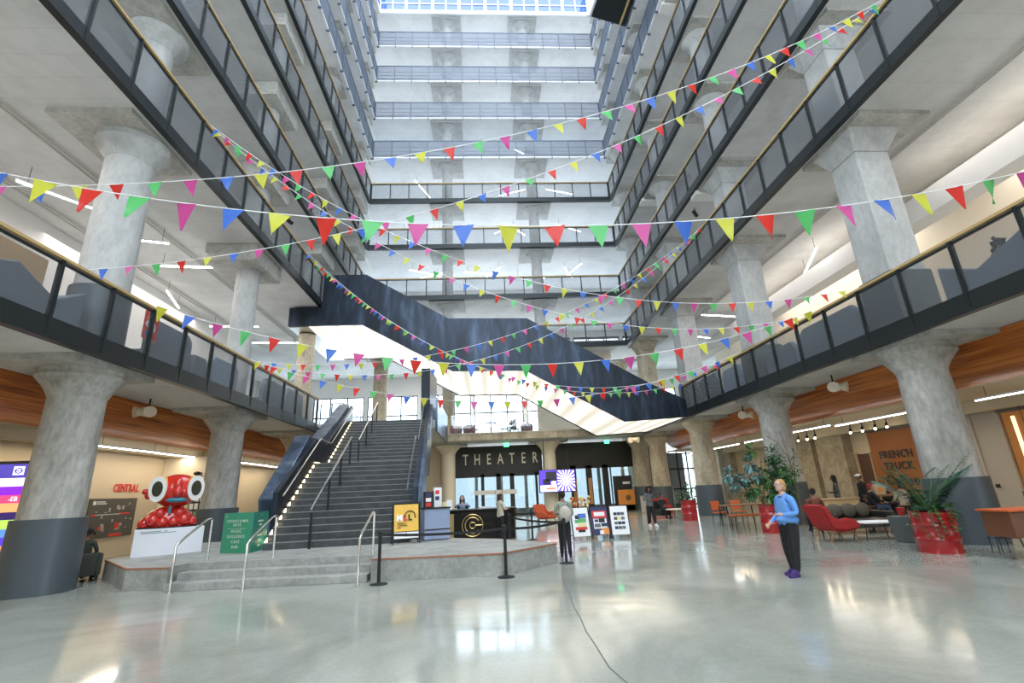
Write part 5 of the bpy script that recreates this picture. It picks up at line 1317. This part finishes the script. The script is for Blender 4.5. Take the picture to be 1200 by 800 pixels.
def person(label, loc, rz, H=1.52, pose=None, stout=1., skin='skin_light', top='t', bottom='b', shoe='black_matte', hair=('bob', 'h'), seated=False, headyaw=0., headpitch=0., fine=True, legs=1.):
    """figure facing -y; pose overrides joints in a 1.64 m body"""
    e = thing('person', label, 'person', loc, rz)
    st_ = stout
    J = dict(pel=(0, 0, .90), bel=(0, -.01 * st_, 1.02), che=(0, 0, 1.20), nb=(0, .01, 1.345), nk=(0, 0, 1.42), hd=(0, -.015, 1.47),
             shL=(.165, .01, 1.315), elL=(.215, .03, 1.07), wrL=(.20, -.04, .84), plL=(.195, -.06, .78),
             shR=(-.165, .01, 1.315), elR=(-.215, .03, 1.07), wrR=(-.20, -.04, .84), plR=(-.195, -.06, .78),
             hpL=(.085, 0, .84), knL=(.10, -.015, .47), anL=(.105, .02, .09), toL=(.12, -.13, .035),
             hpR=(-.085, 0, .84), knR=(-.10, -.015, .47), anR=(-.105, .02, .09), toR=(-.12, -.13, .035))
    if seated:
        dz = -.42
        for k in list(J):
            if k[:2] not in ('kn', 'an', 'to'): x, y, z = J[k]; J[k] = (x, y, z + dz)
        for s, q in (('L', 1), ('R', -1)):
            J['hp' + s] = (q * .09, -.04, .47); J['kn' + s] = (q * .12, -.42, .47); J['an' + s] = (q * .12, -.40, .09); J['to' + s] = (q * .13, -.54, .035)
            J['el' + s] = (q * .23, -.06, .68); J['wr' + s] = (q * .12, -.28, .62); J['pl' + s] = (q * .10, -.34, .61)
    if pose: J.update(pose)
    J = {k: Vector(v) for k, v in J.items()}
    Rr = dict(pel=(.145 * st_, .115 * st_), bel=(.135 * st_, .11 * st_), che=(.15 * (.5 + .5 * st_), .10 * st_), nb=.07, nk=.048, hd=.05,
              shL=.062 * st_ ** .5, elL=.046 * st_ ** .5, wrL=.03, plL=(.034, .018), hpL=.100 * st_ ** .5 * legs ** .5, knL=.072 * st_ ** .5 * legs, anL=.054 * legs, toL=(.036, .026))
    for k in list(Rr):
        if k.endswith('L') and k != 'bel': Rr[k[:-1] + 'R'] = Rr[k]
    E = [('pel', 'bel', 'top'), ('bel', 'che', 'top'), ('che', 'nb', 'top'), ('nb', 'nk', 'skin'), ('nk', 'hd', 'skin')]
    for s in 'LR': E += [('nb', 'sh' + s, 'top'), ('sh' + s, 'el' + s, 'top'), ('el' + s, 'wr' + s, 'top'), ('wr' + s, 'pl' + s, 'skin'), ('pel', 'hp' + s, 'bottom'), ('hp' + s, 'kn' + s, 'bottom'), ('kn' + s, 'an' + s, 'bottom'), ('an' + s, 'to' + s, 'shoe')]
    vs, fs = skinned(J, E, Rr, 'pel')
    mb = MB(); mb.v = [tuple(v) for v in vs]; mb.f = fs
    mi = {'skin': 0, 'top': 1, 'bottom': 2, 'shoe': 3}
    hemz = J['pel'].z - .04
    for f in fs:
        c = sum((vs[i] for i in f), Vector()) / len(f)
        k = min(E, key=lambda q: dseg(c, J[q[0]], J[q[1]]))
        l = k[2]
        if l == 'skin' and k[0] == 'nb' and (c - J['nb']).length < .05: l = 'top'
        if l == 'bottom' and k[0] in ('pel',) and c.z > hemz: l = 'top'
        if k[0] == 'pel' and k[1] == 'bel' and c.z < hemz: l = 'bottom'
        mb.m.append(mi[l])
    # head: skull, jaw, nose, ears, eyes, mouth
    hc = J['hd'] + Vector((0, -.012, .075))
    Rm = Matrix.Rotation(headyaw, 4, 'Z') @ Matrix.Rotation(headpitch, 4, 'X')
    hb = MB(); hb.ball((0, 0, .01), .074, .092, .098, 16, 12, 0); hb.ball((0, -.022, -.045), .055, .062, .062, 14, 9, 0)
    hb.tube([(0, -.085, .02), (0, -.108, -.012), (0, -.09, -.02)], [.007, .014, .008], 7, mi=0)
    hb.ball((.075, .005, .0), .010, .018, .028, 8, 6, 0).ball((-.075, .005, .0), .010, .018, .028, 8, 6, 0)
    for q in (-1, 1):
        hb.ball((q * .030, -.081, .018), .013, .008, .008, 8, 6, 4); hb.ball((q * .030, -.088, .018), .006, .004, .006, 7, 5, 5)
        hb.tube([(q * .016, -.090, .036), (q * .044, -.084, .038)], .003, 5, mi=5)
    hb.tube([(-.022, -.080, -.052), (0, -.087, -.050), (.022, -.080, -.052)], .0055, 5, mi=6)
    b0 = len(mb.v); mb.v += [tuple(hc + (Rm @ Vector(v))) for v in hb.v]; mb.f += [tuple(b0 + i for i in f) for f in hb.f]; mb.m += hb.m
    if fine:
        for s, q in (('L', -1), ('R', 1)): hand(mb, J['pl' + s] - (J['pl' + s] - J['wr' + s]).normalized() * .03, J['pl' + s] - J['wr' + s], q)
    # shoe soles
    for s in 'LR':
        a, b = J['an' + s], J['to' + s]; mb.tube([(a.x, a.y + .03, .028 + a.z - .09), (b.x, b.y - .03, .024 + b.z - .035)], [.036, .034], 8, mi=3)
    o = mb.build('body', [skin, top, bottom, shoe, 'eye_white', 'eye_dark', 'lips'], e, smooth=True)
    # hair
    st, hm = hair
    if st != 'none':
        h = MB()
        h.ball((0, .016, .028), .084, .096, .096, 18, 12)
        h.v = [(x, max(y, -.060 + abs(x) * .25) if z < .075 else y, z) for x, y, z in h.v]
        h.v = [(x, y + .03 * max(0, (-.01 - z) * 10), z) if z < 0 else (x, y, z) for x, y, z in h.v]
        if st == 'bob': h.ball((0, .045, -.035), .082, .065, .085, 14, 10)
        if st == 'long':
            h.ball((0, .06, -.06), .085, .06, .14, 14, 10); h.ball((0, .085, -.20), .095, .045, .16, 14, 10)
            for q in (-1, 1): h.ball((q * .075, .01, -.10), .03, .04, .14, 10, 8)
        if st == 'curly':
            r_ = random.Random(3)
            for i in range(46):
                a = r_.uniform(0, 2 * PI); z = r_.uniform(-.20, .10); rr = .085 + .02 * r_.random()
                x, y = rr * math.cos(a), rr * math.sin(a) * 1.05 + .02
                if y < -.045 and z < .06: continue
                h.ball((x, y, z), .035, n=7, k=5)
        if st == 'short': pass
        v2 = [tuple(hc + (Rm @ Vector(v))) for v in h.v]; h.v = v2
        h.build('hair', hm, e, smooth=True)
    s = H / 1.64
    e.scale = (s, s, s)
    e['_h'] = 0
    del e['_h']
    return e, hc, Rm, s
def headpart(e, hc, Rm, mb, name, mt):
    mb.v = [tuple(hc + (Rm @ Vector(v))) for v in mb.v]; return mb.build(name, mt, e, smooth=True)
cloth('blue_sweater', (.13, .32, .70)); cloth('black_trousers', (.012, .012, .014)); cloth('purple_shoe', (.06, .03, .16)); cloth('blonde_hair', (.46, .25, .10)); cloth('dark_hair', (.012, .009, .008)); cloth('brown_hair', (.05, .03, .02))
cloth('sage_shirt', (.28, .31, .26)); cloth('grey_top', (.12, .13, .14)); cloth('cream_jacket', (.55, .50, .38)); cloth('denim_jacket', (.17, .26, .42)); cloth('rust_jacket', (.16, .05, .025)); cloth('hoodie_grey', (.10, .10, .11)); cloth('black_coat', (.015, .018, .02)); cloth('jeans', (.05, .09, .17)); cloth('white_shoe', (.7, .7, .7)); cloth('red_hair', (.30, .05, .04)); cloth('tan_bag', (.60, .48, .33)); cloth('olive_jacket', (.05, .06, .045))

# woman in blue
e, hc, Rm, s = person('standing woman in a bright blue sweater and black trousers looking up with a phone', (5.26, 8.78, 0), -1.42, 1.57, stout=1.28, top='blue_sweater', bottom='black_trousers', shoe='purple_shoe', hair=('bob', 'blonde_hair'), headpitch=-.15, legs=1.25,
    pose=dict(elL=(.25, .02, 1.06), wrL=(.17, -.24, 1.05), plL=(.15, -.30, 1.06), elR=(-.24, .02, 1.03), wrR=(-.20, -.20, .90), plR=(-.19, -.26, .87), bel=(0, -.04, 1.02), anL=(.10, -.10, .09), toL=(.12, -.25, .035), knL=(.10, -.07, .47)))
g = MB()
for q in (-1, 1): g.tube([(q * .032 + .022 * math.cos(t * PI / 6), -.098, .018 + .017 * math.sin(t * PI / 6)) for t in range(12)], .0028, 5, closed=True).tube([(q * .054, -.096, .02), (q * .078, .0, .02)], .0025, 5)
headpart(e, hc, Rm, g, 'glasses', 'chrome')
MB().tube([(.075 * math.cos(a), .01 - .085 * math.sin(a) , 1.39 - .05 * math.sin(a)) for a in [PI * i / 10 for i in range(-3, 14)]], .012, 7).build('scarf_collar', 'poster_navy', e, smooth=True)
MB().ball((0, -.005, .94), .205, .182, .085, 20, 8).build('sweater_hem', 'blue_sweater', e, smooth=True)
ph = thing('phone', 'dark phone held by the woman in blue', 'phone', (5.26, 8.78, 0), -1.42)
ph.scale = (s, s, s); MB().box(.10, .20, -.44, -.36, 1.10, 1.113).build('case', 'black_matte', ph, bevel=.003)
# backpack person
e, hc, Rm, s = person('person seen from behind in a sage shirt walking past the barrier posts', (1.86, 12.55, 0), PI - .1, 1.52, stout=.98, skin='skin_brown', top='sage_shirt', bottom='black_trousers', shoe='black_matte', hair=('short', 'dark_hair'),
    pose=dict(elL=(.24, -.02, 1.08), wrL=(.16, -.20, 1.06), plL=(.13, -.25, 1.07), elR=(-.24, .0, 1.08), wrR=(-.18, -.16, .98), plR=(-.16, -.21, .98), knL=(.10, -.08, .48), anL=(.10, -.12, .10), toL=(.11, -.27, .05), knR=(-.09, .02, .48), anR=(-.10, .14, .12), toR=(-.11, .02, .04)))
b = thing('backpack', 'grey bag slung on the back of the person in the sage shirt', 'bag', (1.86, 12.55, 0), PI - .1); b.scale = (s, s, s)
MB().ball((-.04, .20, 1.08), .17, .09, .20, 18, 12).build('sack', 'shop_grey', b, smooth=True); MB().tube([(-.12, .15, 1.26), (-.12, .02, 1.38), (-.12, -.10, 1.25)], .015, 6).build('strap', 'pebble_grey', b)
# walking woman
person('woman with dark curly hair walking toward the viewer in wide black trousers', (6.45, 20.0, 0), .25, 1.50, stout=.95, skin='skin_brown', top='grey_top', bottom='black_trousers', shoe='white_shoe', hair=('curly', 'dark_hair'), legs=1.35,
    pose=dict(elL=(.27, .03, 1.1), wrL=(.18, -.16, 1.14), plL=(.14, -.2, 1.16), elR=(-.26, .03, 1.1), wrR=(-.12, -.18, 1.13), plR=(-.06, -.2, 1.14), knL=(.09, -.1, .48), anL=(.09, -.14, .09), toL=(.09, -.28, .04), anR=(-.08, .08, .09), toR=(-.09, -.06, .035)))
# guest at the desk
person('woman in a cream patterned jacket leaning on the reception desk', (.42, 17.62, 0), 2.2, 1.50, stout=1.0, skin='skin_mid', top='cream_jacket', bottom='black_trousers', shoe='black_matte', hair=('bob', 'brown_hair'),
    pose=dict(elL=(.24, -.10, 1.1), wrL=(.16, -.28, 1.12), plL=(.14, -.33, 1.13), elR=(-.24, -.02, 1.1), wrR=(-.19, -.18, 1.1), plR=(-.18, -.23, 1.11), anR=(-.10, .10, .09), toR=(-.12, -.04, .035)))
person('receptionist with long black hair and denim jacket seated behind the black desk', (-.98, 19.55, .25), .1, 1.66, stout=1.0, skin='skin_light', top='denim_jacket', bottom='black_trousers', hair=('long', 'dark_hair'), seated=True,
    pose=dict(elL=(.28, -.10, .82), wrL=(.12, -.30, .90), plL=(.06, -.34, .91), elR=(-.28, -.10, .82), wrR=(-.12, -.30, .90), plR=(-.06, -.34, .91)))
side = thing('office_chair', 'black office chair behind the reception desk', 'chair', (-.98, 19.6, .15)); MB().box(-.24, .24, -.24, .24, .40, .46).build('seat', 'black_matte', side, bevel=.02); MB().box(-.22, .22, .22, .27, .5, .95).build('backrest', 'black_matte', side, bevel=.02); MB().tube([(0, 0, -.15), (0, 0, .4)], .03, 8).tube([(-.25, 0, -.12), (.25, 0, -.12)], .02, 6).tube([(0, -.25, -.12), (0, .25, -.12)], .02, 6).build('pedestal', 'chrome', side)
# sofa person with cap
e, hc, Rm, s = person('person in a black cap with yellow badge slumped on the low dark sofa', (-9.66, 13.0, .02), 3.4, 1.5, stout=1.1, skin='skin_brown', top='olive_jacket', bottom='black_trousers', hair=('short', 'dark_hair'), seated=True, headpitch=.35, headyaw=-.3)
c = MB(); c.ball((0, .01, .05), .09, .10, .07, 16, 9); c.add([(-.07, -.06, .045), (.07, -.06, .045), (.055, -.17, .02), (-.055, -.17, .02), (-.07, -.06, .055), (.07, -.06, .055), (.055, -.17, .03), (-.055, -.17, .03)], [(0, 3, 2, 1), (4, 5, 6, 7), (0, 1, 5, 4), (1, 2, 6, 5), (2, 3, 7, 6), (3, 0, 4, 7)])
headpart(e, hc, Rm, c, 'cap', 'black_matte'); headpart(e, hc, Rm, MB().ball((0, -.075, .08), .025, .02, .025, 8, 6), 'cap_badge', 'poster_yellow')
# cafe guests
sd = dict(seated=True)
e1 = person('seated guest in a rust brown jacket seen from behind, beside the second column', (9.25, 13.95, .12), PI - .3, 1.56, stout=1.15, skin='skin_brown', top='rust_jacket', bottom='black_trousers', hair=('short', 'dark_hair'), **sd)
stool(9.27, 14.0, 'dark stool under the guest in the rust brown jacket', .50)
person('standing guest with long dark hair and grey hoodie, by the stone pilaster', (13.0, 18.2, 0), -2.2, 1.62, stout=1.05, skin='skin_brown', top='hoodie_grey', bottom='black_trousers', hair=('long', 'dark_hair'), pose=dict(wrL=(.14, -.2, 1.02), plL=(.10, -.26, 1.04), wrR=(-.14, -.2, 1.02), plR=(-.10, -.26, 1.04)))
e, hc, Rm, s = person('standing guest in a black coat and white cap near the orange cafe panel', (13.0, 16.9, 0), -1.7, 1.62, stout=1.05, skin='skin_brown', top='black_coat', bottom='black_coat', hair=('short', 'dark_hair'))
headpart(e, hc, Rm, MB().ball((0, .0, .06), .09, .10, .06, 16, 9).ball((0, -.08, .045), .06, .06, .012, 12, 6), 'cap', 'poster_white')
person('seated guest with pink-red hair at the tall table under the cafe panel', (12.28, 15.62, .18), 1.4, 1.52, skin='skin_light', top='black_coat', bottom='jeans', hair=('bob', 'red_hair'), **sd)
person('seated guest in a cream jacket with back to the viewer at the tall table', (13.0, 15.26, .18), PI - .1, 1.56, stout=1.1, skin='skin_light', top='cream_jacket', bottom='black_trousers', hair=('bob', 'brown_hair'), **sd)
person('seated guest in black behind the tall table, face toward the viewer', (13.40, 16.40, .18), .3, 1.52, skin='skin_mid', top='black_coat', bottom='jeans', hair=('short', 'brown_hair'), **sd)
q = thing('tote_bag', 'cream tote bag with orange print on the tall cafe table', 'bag', (12.65, 15.72, .96)); MB().prism([(-.19, -.06), (.19, -.06), (.19, .06), (-.19, .06)], 0, .34).build('sack', 'tan_bag', q, bevel=.03); MB().box(-.07, .09, -.068, -.06, .10, .22).build('print', 'poster_orange', q)
person('person in dark clothes seated in the lounge between the third and fourth columns', (8.55, 24.6, .0), .3, 1.5, skin='skin_brown', top='black_coat', bottom='black_trousers', hair=('short', 'dark_hair'), fine=False, **sd)
q = thing('lounge_chair', 'low black seat under the person between the third and fourth columns', 'armchair', (8.55, 24.75, 0), .3); MB().box(-.3, .3, -.3, .2, .12, .40).build('seat', 'black_matte', q, bevel=.04); MB().box(-.3, .3, .2, .32, .12, .8).build('backrest', 'black_matte', q, bevel=.04)
person('person in a dark cap and jacket seated at the rear upstairs window', (2.05, 33.25, F2 + .02), -PI / 2, 1.5, skin='skin_brown', top='black_coat', bottom='jeans', hair=('short', 'dark_hair'), fine=False, **sd)
q = thing('side_chair', 'black chair under the person at the rear upstairs window', 'chair', (2.05, 33.25, F2), -PI / 2); MB().box(-.2, .2, -.2, .2, .36, .41).build('seat', 'black_matte', q); MB().box(-.2, .2, .2, .24, .4, .8).build('backrest', 'black_matte', q)
for a in (-.17, .17):
    for b in (-.17, .17): MB().tube([(a, b, 0), (a, b, .36)], .013, 5).build('leg', 'black_matte', q)
person('person with long black hair resting on the right upper lounge at the picture edge', (11.30, 8.9, F2 + .02), PI / 2, 1.6, stout=1.1, skin='skin_brown', top='rust_jacket', bottom='black_trousers', hair=('curly', 'dark_hair'), headpitch=.4, **sd)
person('person at the far end of the left upper lounge near the stair head', (-9.22, 22.6, F2 + .02), -PI / 2, 1.6, skin='skin_mid', top='cream_jacket', bottom='jeans', hair=('short', 'dark_hair'), fine=False, **sd)
# ------------------------------------------------------------------ light and camera
w = D.worlds.new('World'); bpy.context.scene.world = w; w.use_nodes = True
bg = w.node_tree.nodes['Background']; bg.inputs[0].default_value = (.82, .91, 1.0, 1); bg.inputs[1].default_value = 4.4
# hidden area lights added to boost walkway strips; some sides have no tubes
for k in range(2, 7):
    z = ZB[k + 1] - .35
    p = {2: 330, 3: 170, 4: 140, 5: 120, 6: 100}[k]
    for y in (8, 20): 
        area('walkway_area_light', (-13., y, z), (0, 0, 0), 5, 9, p, (1, .93, .89) if k == 2 else (.97, .98, 1))
        area('walkway_area_light', (15.5, y, z), (0, 0, 0), 5, 9, p, (1, .93, .89) if k == 2 else (.97, .98, 1))
    area('walkway_area_light', (1, 36.5, z), (0, 0, 0), 14, 4, p * 1.2, (1, .96, .93))
for y in (8, 14, 20, 27):
    area('ground_lamp', (-12.1, y, 3.40), (0, 0, 0), .5, 5.5, 46, (1, .82, .58))
    area('ground_lamp', (14.4, y, 3.35), (0, 0, 0), .5, 5.5, 36, (1, .80, .55))
area('theater_lobby_lamp', (4, 29.5, 4.6), (0, 0, 0), 12, 3, 160, (1, .84, .62))
cam = D.cameras.new('camera'); co = D.objects.new('camera', cam); C.objects.link(co)
f_px, pitch, yaw, roll = 564.052, .2999, .0619, -.0448
cp, sp, cy, sy, cr_, sr = math.cos(pitch), math.sin(pitch), math.cos(yaw), math.sin(yaw), math.cos(roll), math.sin(roll)
F = Vector((sy * cp, cy * cp, sp)); R = Vector((cy, -sy, 0)); U = R.cross(F)
R2 = cr_ * R + sr * U; U2 = -sr * R + cr_ * U
mt_ = Matrix((R2, U2, -F)).transposed().to_4x4(); mt_.translation = Vector((0, 0, 1.6))
co.matrix_world = mt_
cam.sensor_width = 36; cam.lens = f_px / 1200 * 36; cam.clip_end = 300; cam.clip_start = .05
sc = bpy.context.scene
sc.camera = co
sc.view_settings.view_transform = 'Standard'; sc.view_settings.look = 'None'
sc.view_settings.gamma = 1; sc.view_settings.exposure = .28; sc.view_settings.use_curve_mapping = False
sc.cycles.max_bounces = 7; sc.cycles.diffuse_bounces = 4; sc.cycles.glossy_bounces = 3; sc.cycles.transparent_max_bounces = 14
sc.cycles.sample_clamp_indirect = 6; sc.cycles.use_denoising = True
